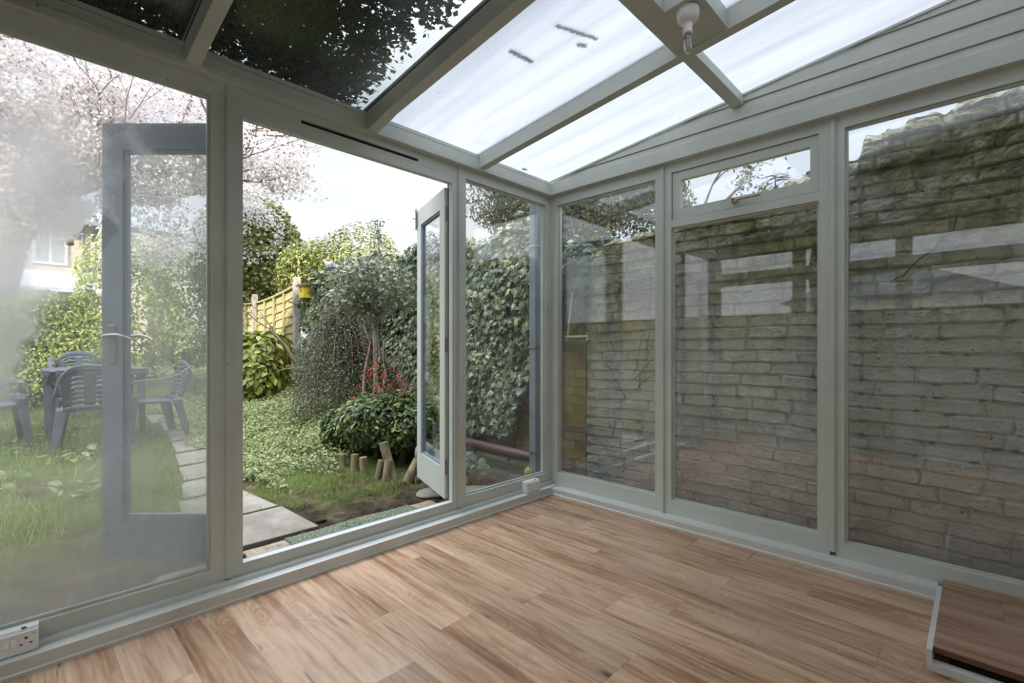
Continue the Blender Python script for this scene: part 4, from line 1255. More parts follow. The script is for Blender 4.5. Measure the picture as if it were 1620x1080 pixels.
# ground cover mound
def cover():
    n = 42000
    x = rs.uniform(-1.72, .42, n); y = rs.uniform(1.15, 6.1, n)
    def mound(x, y): return .045 * y + np.clip((x + 1.55) / 1.6, 0, 1) * .26 * np.clip((y - 1.4) / 1.0, 0, 1) * (1 + .35 * np.sin(3.1 * x + 1) * np.sin(2.7 * y))
    edge = -1.66 + .10 * np.sin(5 * y)
    dens = np.clip((y - 1.25 - .45 * np.clip(x + 1.3, 0, .5)) / .8, 0, 1)
    nz = np.sin(7 * x + 2 * np.sin(3 * y)) * np.sin(6 * y + 2 * np.sin(4 * x))
    keep = (x > edge) & (rs.uniform(0, 1, n) < dens) & (nz > -.8 + .7 * (1 - dens)) & ~((x > -.95) & (y < 1.75))
    x, y = x[keep], y[keep]
    P = np.column_stack([x, y, mound(x, y) + rs.uniform(-.01, .07, len(x))])
    o = leaf_mesh('ground_cover', 'oval', P, rand_up(len(x), (-.15, -.35, 1), .25), rand_up(len(x), (-.3, -.8, -.1), .5), rs.uniform(.018, .044, len(x)), M['l_cover'], None, .45)
    tag(o, 'low leafy ground cover spreading from the path to the wall', 'ground cover', kind='stuff')
    heightfield('x', -1.6, .45, 1.3, 6.1, 24, 50, lambda a, c: float(mound(np.array(a), np.array(c))) - .012 - .2 * max(0, (-1.5 - a)) , M['ground']).name = 'ground_mound'
    tag(bpy.data.objects['ground_mound'], kind='structure')
cover()
def grass(name, label, boxes, mat='grass'):
    X = []; Y = []; S = []
    for x0, x1, y0, y1, n, s in boxes:
        xx = rs.uniform(x0, x1, n); yy = rs.uniform(y0, y1, n)
        k = np.sin(9 * xx + 2 * np.sin(5 * yy)) * np.sin(8 * yy + 2 * np.sin(6 * xx)) + rs.normal(0, .35, n) > -.35
        X.append(xx[k]); Y.append(yy[k]); S.append(np.full(k.sum(), s))
    x = np.concatenate(X); y = np.concatenate(Y); s = np.concatenate(S)
    onpath = np.zeros(len(x), bool)
    for poly, _ in slabs:
        xs = [p[0] for p in poly]; ys = [p[1] for p in poly]
        onpath |= (x > min(xs) + .02) & (x < max(xs) - .02) & (y > min(ys)) & (y < max(ys))
    x, y, s = x[~onpath], y[~onpath], s[~onpath]
    z = .045 * y - .005
    P = np.column_stack([x, y, z])
    N = rs.normal(0, 1, (len(x), 3)); N[:, 2] = .2
    o = leaf_mesh(name, 'blade', P, N, rand_up(len(x), (0, 0, 1), .35), s * rs.uniform(.5, 1.3, len(x)), M[mat], None, .1)
    tag(o, label, 'grass', kind='stuff')
grass('grass', 'rough patch of grass between the mat and the ivy bush', [(-1.66, -.85, .90, 1.75, 2600, .045), (-1.0, -.6, .72, 1.05, 600, .045)])
grass('lawn', 'shaded lawn around the plastic chairs', [(-4.2, -1.68, .7, 3.0, 15000, .055), (-4.6, -1.4, 3.0, 6.9, 20000, .065), (-4.2, -2.1, 1.2, 5.5, 4000, .11)])
# low leafy weeds in the lawn
n = 1500
x = rs.uniform(-3.6, -2.25, n); y = rs.uniform(1.8, 6.2, n)
k = np.sin(6 * x + 1) * np.sin(5 * y) > .25; x, y = x[k], y[k]
o = leaf_mesh('weeds', 'oval', np.column_stack([x, y, .045 * y + rs.uniform(.01, .06, len(x))]), rand_up(len(x), (0, 0, 1), .3), rand_up(len(x), (0, 0, .2), .8), rs.uniform(.05, .10, len(x)), M['l_cover'], None, .3)
tag(o, 'broad leaved weeds growing in the lawn', 'weeds', kind='stuff')

# mossy trunk and bare shrub
t_ = thing('mossy_trunk', 'stubby trunk covered in yellow moss beside the laurel', 'tree trunk', (-.05, 5.45, .25))
MB().tube([(-.05, 5.45, .18), (-.05, 5.45, .32), (-.045, 5.44, .75), (-.02, 5.42, 1.25)], [.15, .075, .06, .055], 12).tube([(-.05, 5.45, .26), (-.22, 5.35, .20)], [.05, .02], 8).tube([(-.05, 5.45, .26), (.1, 5.35, .22)], [.05, .02], 8).build('trunk', M['bark_moss'], t_)
b = MB(); tips = []; r_ = random.Random(21)
t_ = thing('bare_shrub', 'leafless crooked shrub between mossy trunk and weeping shrub', 'shrub', (.12, 4.85, .22))
b.tube([(.12, 4.85, .15), (.12, 4.85, .60), (.0, 4.85, .85), (-.22, 4.85, 1.2), (-.42, 4.86, 1.42)], [.035, .03, .024, .018, .010], 8)
b.tube([(.12, 4.85, .6), (.25, 4.85, .82), (.33, 4.85, 1.0)], [.02, .014, .008], 6)
for p, d in (((-.22, 4.85, 1.2), (-.6, 0, .8)), ((-.1, 4.85, 1.0), (.1, .1, 1)), ((-.42, 4.86, 1.42), (-.7, .2, .5)), ((0, 4.85, .85), (-.9, 0, .15)), ((.33, 4.85, 1.0), (.3, 0, .9))):
    branches(b, p, d, .5, .010, 2, r_, tips, .5, .1, 4, 3)
b.build('stem', bark('greyish pink bark', (.20, .15, .12), (.42, .33, .28)), t_)
# stems showing against the brick left of the holly
t_ = thing('climber', 'twisted bare climber stems behind the holly trunk', 'climber', (.05, 2.75, .12))
for q, (x0, y0) in enumerate(((-.05, 2.8), (.05, 2.7), (.12, 2.6))):
    b = MB()
    pts = [(x0, y0, .08)]
    for k in range(7): pts.append((x0 + rng.uniform(-.05, .05), y0 + rng.uniform(-.06, .06), .08 + .19 * (k + 1)))
    b.tube(pts, [.03 - .003 * k for k in range(8)], 7, cap=False)
    b.build('stem', M['bark_climber'], t_)

# timber fence on the right boundary beyond the ivy
def fence():
    post = thing('fence_post', 'grey timber fence post beside the yellow bird box', 'post', (.33, 5.78, .2), group='fence posts')
    MB().box(.27, .37, 5.72, 5.82, .1, 2.33).build('shaft', M['post'], post, bevel=.006)
    MB().box(.20, .30, 5.70, 5.715, 1.88, 1.92).box(.17, .27, 5.72, 5.735, 1.89, 1.92).build('nailed_batten', M['post'], post)
    for k, (y0, y1, lab) in enumerate(((5.84, 7.75, 'sunlit overlap fence panel next to the bird box post'), (7.85, 9.80, 'sunlit overlap fence panel farthest from the house'))):
        p = thing('garden_fence', lab, 'fence', (.34, (y0 + y1) / 2, .3), group='fence panels')
        zt0 = 2.18
        sag = lambda y: zt0 - .16 * math.sin(PI * min(1, (y - 5.84) / 3.9))
        b = MB()
        nb = 12
        for i in range(nb):
            f0 = i / nb
            n_ = 8
            vs = []
            for q in range(n_ + 1):
                y = y0 + (y1 - y0) * q / n_
                T_ = sag(y); z0 = .35 + (T_ - .35) * f0; z1 = .35 + (T_ - .35) * (f0 + 1.18 / nb)
                wv = .012 * math.sin(7 * y + i * 2.1)
                vs += [(.335 + wv * .3, y, z0 + wv), (.362, y, z1 + wv), (.372, y, z1 + wv), (.352, y, z0 + wv)]
            fs = []
            for q in range(n_):
                a = q * 4; c = a + 4
                fs += [(a, a + 1, c + 1, c), (a + 1, a + 2, c + 2, c + 1), (a + 2, a + 3, c + 3, c + 2), (a + 3, a, c, c + 3)]
            b.add(vs, fs)
        b.build('slats', M['fence'], p)
        for q in range(5):
            y = y0 + (y1 - y0) * (q + .02) / 4.04
            MB().box(.305, .335, y, y + .035, .35, sag(y) + .01).build('batten', M['fence'], p, bevel=.003)
        cap = MB()
        for q in range(8):
            ya = y0 + (y1 - y0) * q / 8; yb = y0 + (y1 - y0) * (q + 1) / 8
            cap.add([(.30, ya, sag(ya)), (.38, ya, sag(ya)), (.38, ya, sag(ya) + .03), (.30, ya, sag(ya) + .03), (.30, yb, sag(yb)), (.38, yb, sag(yb)), (.38, yb, sag(yb) + .03), (.30, yb, sag(yb) + .03)],
                    [(0, 1, 5, 4), (1, 2, 6, 5), (2, 3, 7, 6), (3, 0, 4, 7)])
        cap.build('capping_rail', M['fence'], p)
    p = thing('fence_post', 'grey timber post between the two sunlit fence panels', 'post', (.32, 7.80, .3), group='fence posts')
    MB().box(.27, .36, 7.76, 7.84, .2, 2.2).build('shaft', M['post'], p, bevel=.006)
    # short stub post and rail in front of the panels
    p = thing('stub_post', 'short grey post stub with a rail in front of the fence', 'post', (.10, 6.25, .3))
    MB().box(.06, .12, 6.22, 6.28, .2, 1.52).build('shaft', M['post'], p, bevel=.004)
    MB().box(.07, .10, 5.75, 6.25, 1.06, 1.11).build('rail', M['post'], p)
fence()
t_ = thing('bird_box', 'yellow bird box with brown roof on the fence post', 'bird box', (.31, 5.34, 1.95))
b = MB().prism([(.22, 1.95), (.40, 1.95), (.40, 2.17), (.22, 2.13)], 'y', 5.25, 5.43); b.build('box_body', M['yellow'], t_, bevel=.003)
MB().prism([(.19, 2.125), (.42, 2.175), (.42, 2.215), (.19, 2.165)], 'y', 5.22, 5.45).build('box_roof', M['box_roof'], t_)
MB().tube([(.219, 5.34, 2.06), (.2225, 5.34, 2.06)], .018, 14).build('entrance_hole', M['dark'], t_)
MB().box(.30, .34, 5.43, 5.73, 2.02, 2.06).build('fixing_arm', M['post'], t_)

# pigeon on the wall top
def pigeon():
    t_ = thing('pigeon', 'grey wood pigeon perched on the ivy topped wall', 'bird', (.42, 4.72, 2.30))
    b = MB()
    import bmesh
    prof = [(-.17, .010, .06), (-.14, .018, .065), (-.09, .040, .082), (-.04, .062, .10), (.01, .070, .108), (.05, .066, .118), (.085, .048, .145), (.10, .032, .17), (.115, .027, .192), (.135, .024, .198), (.15, .012, .195), (.165, .004, .188)]
    n = 14; vs = []; fs = []
    for (s, r, z) in prof:
        for k in range(n):
            a = 2 * PI * k / n
            vs.append((.42 + r * .82 * math.cos(a) * -.35 - s * .35 * -1 * -1, 0, 0))
    vs = []
    ax = Vector((-.45, .89, 0)); side = Vector((.89, .45, 0))
    for (s, r, z) in prof:
        for k in range(n):
            a = 2 * PI * k / n
            p = ax * s + side * (r * .8 * math.cos(a)) + Vector((0, 0, z + r * math.sin(a)))
            vs.append((.42 + p.x, 4.72 + p.y, 2.29 + p.z))
    for i in range(len(prof) - 1):
        for k in range(n): fs.append((i * n + k, i * n + (k + 1) % n, (i + 1) * n + (k + 1) % n, (i + 1) * n + k))
    b.add(vs, fs + [tuple(range(n)), tuple(range((len(prof) - 1) * n, len(prof) * n))[::-1]], 0, True)
    def W(s, l, z): p = ax * s + side * l; return (.42 + p.x, 4.72 + p.y, 2.29 + z)
    b.build('body', M['feather'], t_)
    MB().grid(lambda u, v: W(-.24 + .12 * u, (v - .5) * (.07 - .02 * u), .05 + .012 * u), 4, 4, .008).build('tail', M['feather_dark'], t_)
    for q in (-1, 1):
        MB().grid(lambda u, v: W(-.15 + .20 * u, q * (.045 + .020 * math.sin(PI * u)), .07 + .07 * v * math.sin(PI * (.15 + .8 * u)) + .01), 8, 4, .006).build('wing', M['feather'], t_)
    for q in (-1, 1):
        MB().tube([W(.01, q * .025, .05), W(.015, q * .025, .0)], .005, 6).build('leg', plain('pink bird leg', (.4, .16, .14), .6), t_)
    MB().tube([W(.160, 0, .190), W(.185, 0, .180)], [.006, .001], 6).build('beak', plain('pale beak', (.5, .42, .2), .5), t_)
pigeon()

# ------------------------------------------------------------------ old painted wall beside the conservatory
def painted_wall():
    x0 = .315; ya, yb = -3.35, -.10
    ny, nz_ = 620, 460
    def top(y):
        y = -y
        pts = [(.10, 1.32), (.13, 1.55), (.16, 1.75), (.20, 1.93), (.30, 1.985), (.6, 2.01), (.9, 2.03), (1.40, 2.06), (1.48, 2.07), (1.52, 2.13), (1.70, 2.20), (1.93, 2.21), (1.955, 2.29), (2.0, 2.305), (2.1, 2.325), (2.3, 2.35), (2.6, 2.39), (3.4, 2.42)]
        return np.interp(y, [p[0] for p in pts], [p[1] for p in pts])
    Y = np.linspace(ya, yb, ny)
    T_ = top(Y) + .012 * np.sin(31 * Y) + .010 * np.sin(67 * Y + 1)
    Vv = np.linspace(0, 1, nz_)
    Yg, Vg = np.meshgrid(Y, Vv, indexing='ij')
    Zg = -.2 + (T_[:, None] + .2) * Vg
    # wobble of the courses
    wob = .009 * np.sin(2.1 * Yg + 1) + .0032 * np.sin(7.1 * Yg + 3 * Zg) + .0018 * np.sin(23 * Yg + 9 * np.sin(5 * Zg))
    zz = Zg + wob
    row = np.floor(zz / .075)
    h1 = np.modf(np.abs(np.sin(row * 12.9898) * 43758.5453))[0]
    uu = Yg + h1 * .225 + .010 * np.sin(13 * zz + row) + .5 * .225 * (row % 2)
    colm = np.floor(uu / .228)
    hb = np.modf(np.abs(np.sin(row * 78.233 + colm * 37.719) * 24634.6345))[0]
    hb2 = np.modf(np.abs(np.sin(row * 18.233 + colm * 97.719) * 14634.6345))[0]
    fz = zz / .075 - row; fu = uu / .228 - colm
    dz_ = np.minimum(fz, 1 - fz) * .075; du = np.minimum(fu, 1 - fu) * .228
    # irregular joints
    nz2 = .5 * (np.sin(43 * Yg + 11 * np.sin(9 * Zg)) * np.sin(51 * Zg + 7 * np.sin(13 * Yg)))
    j = .0075 + .004 * nz2
    def sm(d, w_): return np.clip(d / w_, 0, 1) ** .7
    depth = .021 * (.6 + .4 * hb2)
    brick = sm(dz_ - j * .45, .006) * sm(du - j * .4, .006 + .008 * hb)
    body = brick * depth + (hb - .5) * .013 * np.minimum(1, brick * 1.5)
    tilt = (fz - .5) * (hb2 - .65) * .014 + (fu - .5) * (hb - .5) * .02
    # filled joints hide some of the bricks
    fill = np.clip(.75 + .7 * np.sin(2.9 * Yg + 2.2 * np.sin(2.1 * Zg)) * np.sin(3.7 * Zg + 1), 0.35, 1)
    rough = np.zeros_like(Yg)
    rr = np.random.RandomState(3)
    for s, a in ((5, .0030), (13, .0022), (31, .0022), (63, .0020), (120, .0016), (210, .0010)):
        ph = rr.uniform(0, 6.28, 4)
        rough += a * np.sin(s * Yg + ph[0] + 1.7 * np.sin(s * .8 * Zg + ph[1])) * np.sin(s * 1.1 * Zg + ph[2] + 1.6 * np.sin(s * .7 * Yg + ph[3]))
    ero = np.clip((Zg - 1.5) / .8, 0, 1)
    disp = body * (.45 + .55 * fill) * (1 + .8 * ero) + tilt * 1.0 + rough * (.9 + 2.0 * ero)
    disp += (.0065 * np.exp(-((dz_ - .010) / .0035) ** 2) * np.clip(nz2 * 2 + .3, 0, 1) + .003 * np.exp(-((du - .010) / .0035) ** 2))
    disp += .02 * np.sin(1.7 * Yg) * np.sin(1.3 * Zg)
    # deep holes where mortar fell out
    hole = (dz_ < .010) & (nz2 > .32) & (du < .05)
    disp = np.where(hole, disp - .022, disp)
    # rounded top
    back = np.clip((Vg - .965) / .035, 0, 1)
    Xg = x0 - disp + .05 * back ** 2
    endr = np.clip((Yg - (yb - .03)) / .03, 0, 1)
    Xg = Xg + .05 * endr ** 2
    V3 = np.column_stack([Xg.ravel(), Yg.ravel(), Zg.ravel()])
    me = bpy.data.meshes.new('painted_brick_wall')
    ii = np.arange(ny * nz_).reshape(ny, nz_)
    Q = np.stack([ii[:-1, :-1], ii[:-1, 1:], ii[1:, 1:], ii[1:, :-1]], -1).reshape(-1, 4)
    # thickness: back sheet joined along the edges
    nb = len(V3)
    rim = np.concatenate([ii[:, -1], ii[-1, ::-1], ii[::-1, 0], ii[0, :]])
    V4 = V3[rim].copy(); V4[:, 0] = x0 + .22
    V3 = np.vstack([V3, V4])
    m_ = len(rim); a = np.arange(m_ - 1)
    Q2 = np.stack([rim[:-1], rim[1:], nb + a + 1, nb + a], -1)
    Q = np.vstack([Q, Q2])
    me.vertices.add(len(V3)); me.vertices.foreach_set('co', V3.astype(np.float32).ravel())
    me.loops.add(Q.size); me.loops.foreach_set('vertex_index', Q.astype(np.int32).ravel())
    me.polygons.add(len(Q)); me.polygons.foreach_set('loop_start', (np.arange(len(Q)) * 4).astype(np.int32))
    me.polygons.foreach_set('loop_total', np.full(len(Q), 4, np.int32))
    me.update(calc_edges=True)
    o = link_mesh('painted_brick_wall', me, M['brick_paint'])
    tag(o, 'grey painted weathered brick wall close outside the side windows', 'wall')
painted_wall()
# dead climber stems stuck on the wall
def wall_vine():
    t_ = thing('dead_vine', 'dark dead vine stems clinging to the painted wall', 'vine', (.29, -.6, .8))
    dm = plain('dead stem', (.06, .045, .035), .9)
    for pts in ([(-.40, 1.62), (-.42, 1.50), (-.47, 1.44)], [(-.31, 1.26), (-.36, 1.20), (-.39, 1.13)], [(-.28, 1.05), (-.33, 1.0), (-.42, .98)], [(-.62, 1.24), (-.60, 1.12), (-.58, 1.02), (-.57, .95)],
                [(-.83, 1.18), (-.72, 1.06), (-.62, .98), (-.55, .90)], [(-.83, 1.05), (-.70, .95), (-.57, .84)], [(-.72, 1.22), (-.66, 1.05), (-.62, .93), (-.60, .85)], [(-.38, .95), (-.44, .84), (-.50, .76)],
                [(-2.36, 1.83), (-2.28, 1.68), (-2.16, 1.56), (-2.07, 1.48)]):
        q_ = [pts[0]]
        for (ya, za), (yb_, zb_) in zip(pts, pts[1:]):
            for s_ in (.33, .66, 1.0): q_.append((ya + (yb_ - ya) * s_ + rng.uniform(-.012, .012), za + (zb_ - za) * s_ + rng.uniform(-.012, .012)))
        MB().tube([(.286, y, z) for y, z in q_], [.0016 + .0018 * abs(math.sin(3 * i_)) for i_ in range(len(q_))], 5).build('stem', dm, t_)
wall_vine()
n = 420
p, q = cluster((.24, -.58, 1.60), (.05, .15, .10), n, .2)
t_ = thing('wall_fern', 'small tuft of green weeds rooted in the painted wall', 'weeds', (.26, -.58, 1.52))
leaf_mesh('leaves', 'small', p, q, rand_up(len(p), (0, 0, .3), .6), rs.uniform(.018, .04, len(p)), M['l_sunny'], t_, .4)
t_ = thing('wall_sprout', 'single long leaved sprout on top of the painted wall', 'plant', (.36, -1.50, 2.12))
a = np.linspace(0, 2 * PI, 12, endpoint=False)
P = np.tile([[.36, -1.50, 2.20]], (12, 1)) + np.column_stack([0 * a, 0 * a, .02 * np.sin(a * 3)])
leaf_mesh('leaves', 'oval', P, np.column_stack([-np.cos(a) * .2 - .4, np.sin(a) * .2, np.ones(12)]), np.column_stack([.3 * np.cos(a), np.sin(a), .5 + .5 * np.cos(2 * a)]), np.full(12, .09), M['l_ivydark'], t_, .1)
MB().tube([(.36, -1.5, 2.06), (.36, -1.50, 2.20)], .004, 6).build('stem', M['bark'], t_)

# brick pier at the wall end with slate, ledge and timber frame
t_ = thing('brick_pier', 'unpainted yellow and red brick pier at the end of the painted wall', 'brick pier', (.40, .02, -.1))
MB().box(.325, .60, -.10, .16, -.2, 1.18).build('shaft', M['brick_stock'], t_)
t_ = MB().box(.24, .62, -.16, .20, 1.20, 1.215).box(.26, .62, -.14, .17, 1.182, 1.20).build('slate_cap', M['slate'], bevel=.002); tag(t_, 'dark slates lying on top of the brick pier', 'slate')
t_ = thing('timber_frame', 'leaning pale timber frame standing on the pier slates', 'timber frame', (.34, .02, 1.216))
b = MB()
b.tube([(.34, .10, 1.222), (.34, .05, 1.62)], .012, 4).tube([(.34, -.12, 1.222), (.34, -.13, 1.40)], .010, 4).tube([(.34, .12, 1.24), (.34, -.14, 1.24)], .014, 4)
b.build('rails', plain('pale split timber', (.50, .44, .34), .7, .15, 20), t_)

# downpipe, clay pipe, cactus and ivy sprig outside the narrow window
t_ = thing('downpipe', 'square blue grey downpipe outside the corner', 'downpipe', (.150, .30, -.02))
MB().box(.113, .187, .265, .335, -.02, 2.50).build('pipe', M['downpipe'], t_, bevel=.006)
for z in (.26, 1.15, 2.0):
    MB().box(.105, .195, .258, .342, z, z + .018).build('bracket', M['metal'], t_)
MB().box(-3.3, .24, .30, .40, 2.385, 2.47)
o = MB().tube([(.20, 1.75, .21), (.225, 1.0, .20), (.25, .36, .185)], .047, 18).build('clay_pipe', M['pipe']); tag(o, 'long brown clay pipe lying below the ivy', 'pipe')
t_ = thing('cactus', 'tiny round green cactus outside the narrow window', 'cactus', (.02, .255, .02))
b = MB()
vs = []
n, m_ = 24, 12
for j in range(m_ + 1):
    f = PI * (.12 + .83 * j / m_)
    for k in range(n):
        r = .036 * math.sin(f) * (1 + .08 * math.cos(8 * 2 * PI * k / n))
        vs.append((.02 + r * math.cos(2 * PI * k / n), .255 + r * math.sin(2 * PI * k / n), .125 + .044 * math.cos(f) * -1))
b.add(vs, [(j * n + k, j * n + (k + 1) % n, (j + 1) * n + (k + 1) % n, (j + 1) * n + k) for j in range(m_) for k in range(n)], 0, True)
b.build('ribbed_body', M['cactus'], t_)
MB().lathe([(.004, .16), (.011, .172), (.006, .182)], (.02, .255, 0), 10).build('flower_bud', plain('dry bud', (.45, .28, .2), .7), t_)
MB().lathe([(.024, .018), (.030, .088), (.026, .088)], (.02, .255, 0), 20).build('pot', plain('dark plant pot', (.05, .05, .05), .6), t_)
pt, q = cluster((-.30, .62, .17), (.16, .15, .12), 90, .3)
t_ = thing('ivy_sprig', 'young ivy sprig growing by the foot of the narrow window', 'ivy', (-.30, .62, .02))
leaf_mesh('leaves', 'ivy', pt, np.tile([-.5, -.7, .8], (len(pt), 1)), rand_up(len(pt), (-.2, -.3, -.7), .4), rs.uniform(.04, .07, len(pt)), M['l_ivy'], t_, .4)
b = MB()
for k in range(7):
    b.tube([(-.30 + rng.uniform(-.05, .05), .60 + rng.uniform(-.05, .05), 0), (-.3 + rng.uniform(-.12, .12), .6 + rng.uniform(-.1, .1), .12), (-.3 + rng.uniform(-.2, .2), .6, .22)], .004, 5)
b.build('stems', M['bark'], t_)
rock('plastic_sack', (-.36, 1.06, .13), (.13, .12, .15), M['bag'], 'crumpled grey plastic sack beside the open door leaf', 'sack', seed=9, sub=4, amp=.45)
o = MB().tube([(-.60 + .055 * math.cos(a_), .60 + .02 * math.sin(a_), .085 + .055 * math.sin(a_)) for a_ in [2 * PI * k / 20 for k in range(21)]], .003, 6).build('wire_loop', M['dark']); tag(o, 'thin dark wire loop on the stones by the door leaf', 'wire')

# ------------------------------------------------------------------ plastic garden furniture
def chair_proto():
    t_ = thing('garden_chair', 'x', 'chair', (0, 0, 0), group='plastic garden chairs')
    # local: sits facing -y; seat 0.42 high
    def seat(u, v):
        x = (u - .5) * (.44 + .03 * (1 - v)); y = -.23 + .44 * v
        z = .425 - .030 * math.sin(PI * u) * math.sin(PI * v) - .02 * v - (.035 * max(0, (.12 - v) / .12) ** 2)
        return (x, y, z)
    MB().grid(seat, 14, 12, .010).build('seat', M['grey_plastic'], t_, local=True)
    # backrest: arched shell with open slots
    b = MB()
    def bp(u, v, off=0):
        a = (u - .5) * 1.9
        H_ = .44 * math.sqrt(max(.0, 1 - (abs(u - .5) * 2) ** 2.6 * .93))
        z = .40 + H_ * v
        r = .275 + .02 * v
        return (math.sin(a) * r * 1.05, .26 - r * math.cos(a) * .55 + .11 + .10 * v - .03 + off * 0, z)
    nu = 44
    # solid rim
    b.grid(lambda u, v: bp(u, .86 + .14 * v), nu, 3, .014)
    b.grid(lambda u, v: bp(.13 + .74 * u, .0 + .12 * v), nu, 2, .010)
    b.grid(lambda u, v: bp(.13 + .13 * u, .12 + .74 * v), 4, 12, .010)
    b.grid(lambda u, v: bp(.74 + .13 * u, .12 + .74 * v), 4, 12, .010)
    b.grid(lambda u, v: bp(.43 + .14 * u, .12 + .74 * v), 5, 12, .010)
    for k in range(7):
        v0 = .15 + .72 * k / 7
        for (ua, ub) in ((.255, .44), (.56, .745)):
            b.grid(lambda u, v: bp(ua + (ub - ua) * u, v0 + .068 * v + .03 * math.sin(PI * u)), 8, 2, .009)
    b.build('backrest', M['grey_plastic'], t_, local=True)
    for s in (-1, 1):
        # armrest sweeping from the back rim down to the front leg
        pts = [(s * .245, .30, .78), (s * .275, .20, .70), (s * .29, .08, .655), (s * .295, -.08, .645), (s * .29, -.20, .635), (s * .275, -.255, .59), (s * .262, -.265, .50)]
        def arm(u, v):
            q = u * (len(pts) - 1); i = min(int(q), len(pts) - 2); f = q - i
            p = Vector(pts[i]).lerp(Vector(pts[i + 1]), f)
            return (p.x + s * (v - .5) * .05, p.y, p.z + .006 * math.sin(PI * v))
        MB().grid(arm, 24, 4, .012 if s > 0 else -.012).build('armrest', M['grey_plastic'], t_, local=True)
        for yy, dy, nm in ((-.235, -.045, 'front'), (.215, .085, 'rear')):
            def leg(u, v):
                # angle section leg, tapering to the foot
                w_ = .085 - .035 * v
                z = (.50 if nm == 'front' else .44) * (1 - v)
                x = s * (.235 + .045 * v); y = yy + dy * v
                e = (u - .5) * 2
                return (x - s * w_ * max(0, -e), y + (w_ if nm == 'front' else -w_) * max(0, e), z)
            MB().grid(leg, 8, 10, .009).build('leg', M['grey_plastic'], t_, local=True)
    return t_
C0 = chair_proto()
def place(x, y, rz, lab, first=False):
    o = C0 if first else copy_tree(C0)
    o.location = (x, y, gz(x, y)); o.rotation_euler = (0, 0, rz); o['label'] = lab
    return o
place(-2.42, 3.84, PI - .12, 'grey plastic garden chair with slotted back turned to the house', True)
place(-2.36, 5.75, .05, 'grey plastic garden chair on the far side of the table')
place(-1.93, 3.98, -PI / 2 + .10, 'grey plastic armchair standing sideways beside the path')
place(-3.12, 4.42, PI / 2 + .1, 'grey plastic garden chair cut by the left picture edge')
tb = thing('garden_table', 'square grey plastic garden table between the chairs', 'table', (-2.33, 4.65, gz(-2.33, 4.65)))
MB().box(-.42, .42, -.46, .46, .70, .722).box(-.42, .42, -.46, -.44, .655, .70).box(-.42, .42, .44, .46, .655, .70).box(-.42, -.40, -.44, .44, .655, .70).box(.40, .42, -.44, .44, .655, .70).build('tabletop', M['grey_plastic'], tb, bevel=.008, local=True)
for sx in (-1, 1):
    for sy in (-1, 1):
        MB().tube([(sx * .36, sy * .40, .70), (sx * .37, sy * .41, 0)], [.040, .026], 12).build('leg', M['grey_plastic'], tb, local=True)
o = MB().box(-1.66, -1.62, 8.4, 8.44, .3, 1.9).build('pale_post', M['window_white']); tag(o, 'slim white post at the far end of the path', 'post')

# ------------------------------------------------------------------ houses beyond the hedge
t_ = thing('brick_house', 'pale brick house beyond the hedge with white window and gutter', 'house', (-2.4, 24, .8))
b = MB(); b.box(-5.5, -.75, 23.5, 29, .6, 6.1); b.build('walls', M['brick_house'], t_)
b = MB().prism([(22.9, 6.1), (29.2, 6.1), (26, 8.6)], 'x', -5.8, -.6); b.build('roof', M['slate'], t_)
MB().box(-5.8, -.6, 22.85, 22.98, 6.02, 6.16).build('gutter', M['slate'], t_)
MB().tube([(-1.15, 23.4, 6.0), (-1.15, 23.4, 2.0)], .05, 8).build('drainpipe', M['slate'], t_)
for (x0, z0) in ((-2.6, 4.4), (-4.6, 4.4), (-3.4, 1.9)):
    f = MB().box(x0, x0 + 1.0, 23.42, 23.5, z0, z0 + 1.1).build('window', M['window_white'], t_)
    MB().box(x0 + .1, x0 + .46, 23.40, 23.42, z0 + .1, z0 + 1.0).box(x0 + .54, x0 + .9, 23.40, 23.42, z0 + .1, z0 + 1.0).build('pane', M['pane_dark'], f)
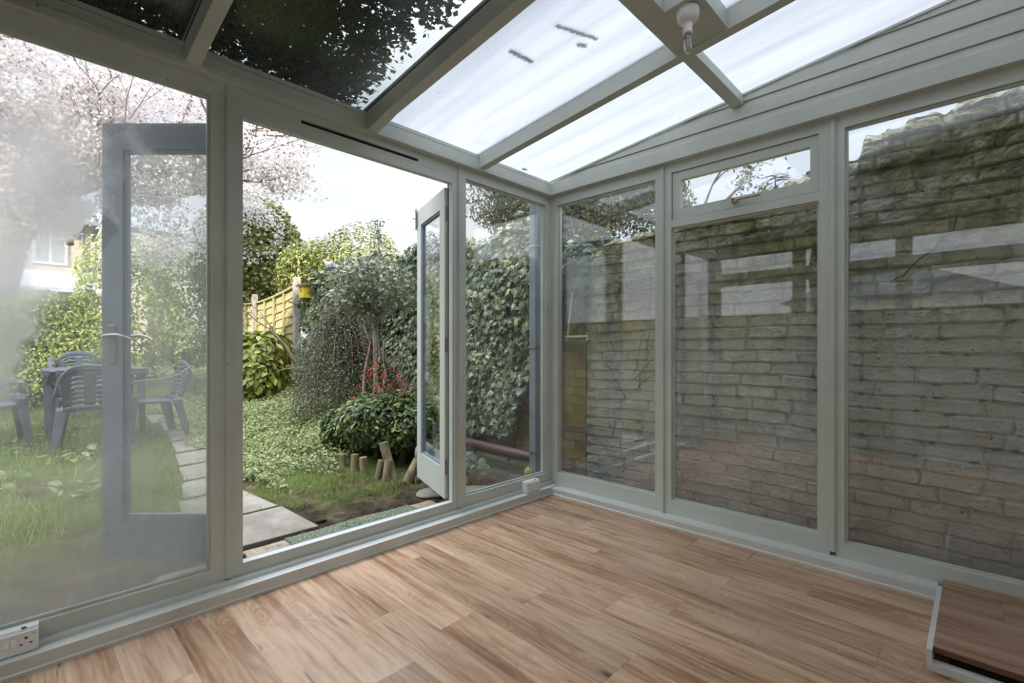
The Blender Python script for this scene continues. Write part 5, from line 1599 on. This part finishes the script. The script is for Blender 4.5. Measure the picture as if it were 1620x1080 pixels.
t_ = thing('gabled_house', 'narrow gabled house with pale lead roof near the open leaf', 'house', (.1, 20.5, .8))
MB().box(-.72, 1.6, 19.6, 24, .6, 5.6).build('walls', M['brick_house'], t_)
MB().prism([(-.80, 5.5), (1.7, 5.5), (1.3, 6.7), (-.45, 6.7)], 'y', 19.4, 24.2).build('roof', M['slate_light'], t_)
MB().box(.0, .5, 21, 21.5, 6.7, 7.2).build('chimney', M['brick_house'], t_)
t_ = thing('garden_shed', 'low shed with pale felt roof just beyond the hedge', 'shed', (-2.9, 14.2, .6))
MB().box(-4.1, -1.75, 13.6, 15.6, .5, 2.55).build('walls', M['brick_house'], t_)
MB().prism([(13.4, 2.50), (15.8, 3.15), (15.8, 3.25), (13.4, 2.60)], 'x', -4.3, -1.6).build('roof', M['slate_light'], t_)
# chain with a hanging bowl on the blossom tree
t_ = thing('hanging_bowl', 'small bowl hanging on a chain under the blossom tree', 'hanging bowl', (-2.05, 7.0, 1.9))
b = MB()
for k in range(26):
    z = 2.02 + k * .04
    ax_ = k % 2
    b.tube([(-2.05 + (.012 * math.cos(a_) if ax_ else 0), 7.0 + (0 if ax_ else .012 * math.cos(a_)), z + .025 * math.sin(a_)) for a_ in [2 * PI * q / 8 for q in range(9)]], .0045, 4, cap=False)
b.build('chain', M['metal'], t_)
MB().lathe([(.005, 1.90), (.05, 1.92), (.075, 1.97), (.078, 2.02), (.070, 2.02)], (-2.05, 7.0, 0), 18).build('bowl', M['stone'], t_)
# neighbours' fence and roof on the left, seen only in reflections
b = MB()
o = b.box(-4.75, -4.70, YB, 6.8, -.1, 1.66).build('side_fence', M['fence']); tag(o, 'long plain timber fence left of the conservatory', 'fence')
t_ = thing('neighbour_shed', 'distant low shed roof beyond the left fence', 'shed', (-13, -1.2, 0))
MB().box(-15, -11, -3.0, 1.2, 0, 2.3).build('walls', M['plaster'], t_)
MB().prism([(-3.2, 2.3), (1.4, 2.3), (-.9, 3.2)], 'x', -15.2, -10.8).build('roof', M['slate'], t_)
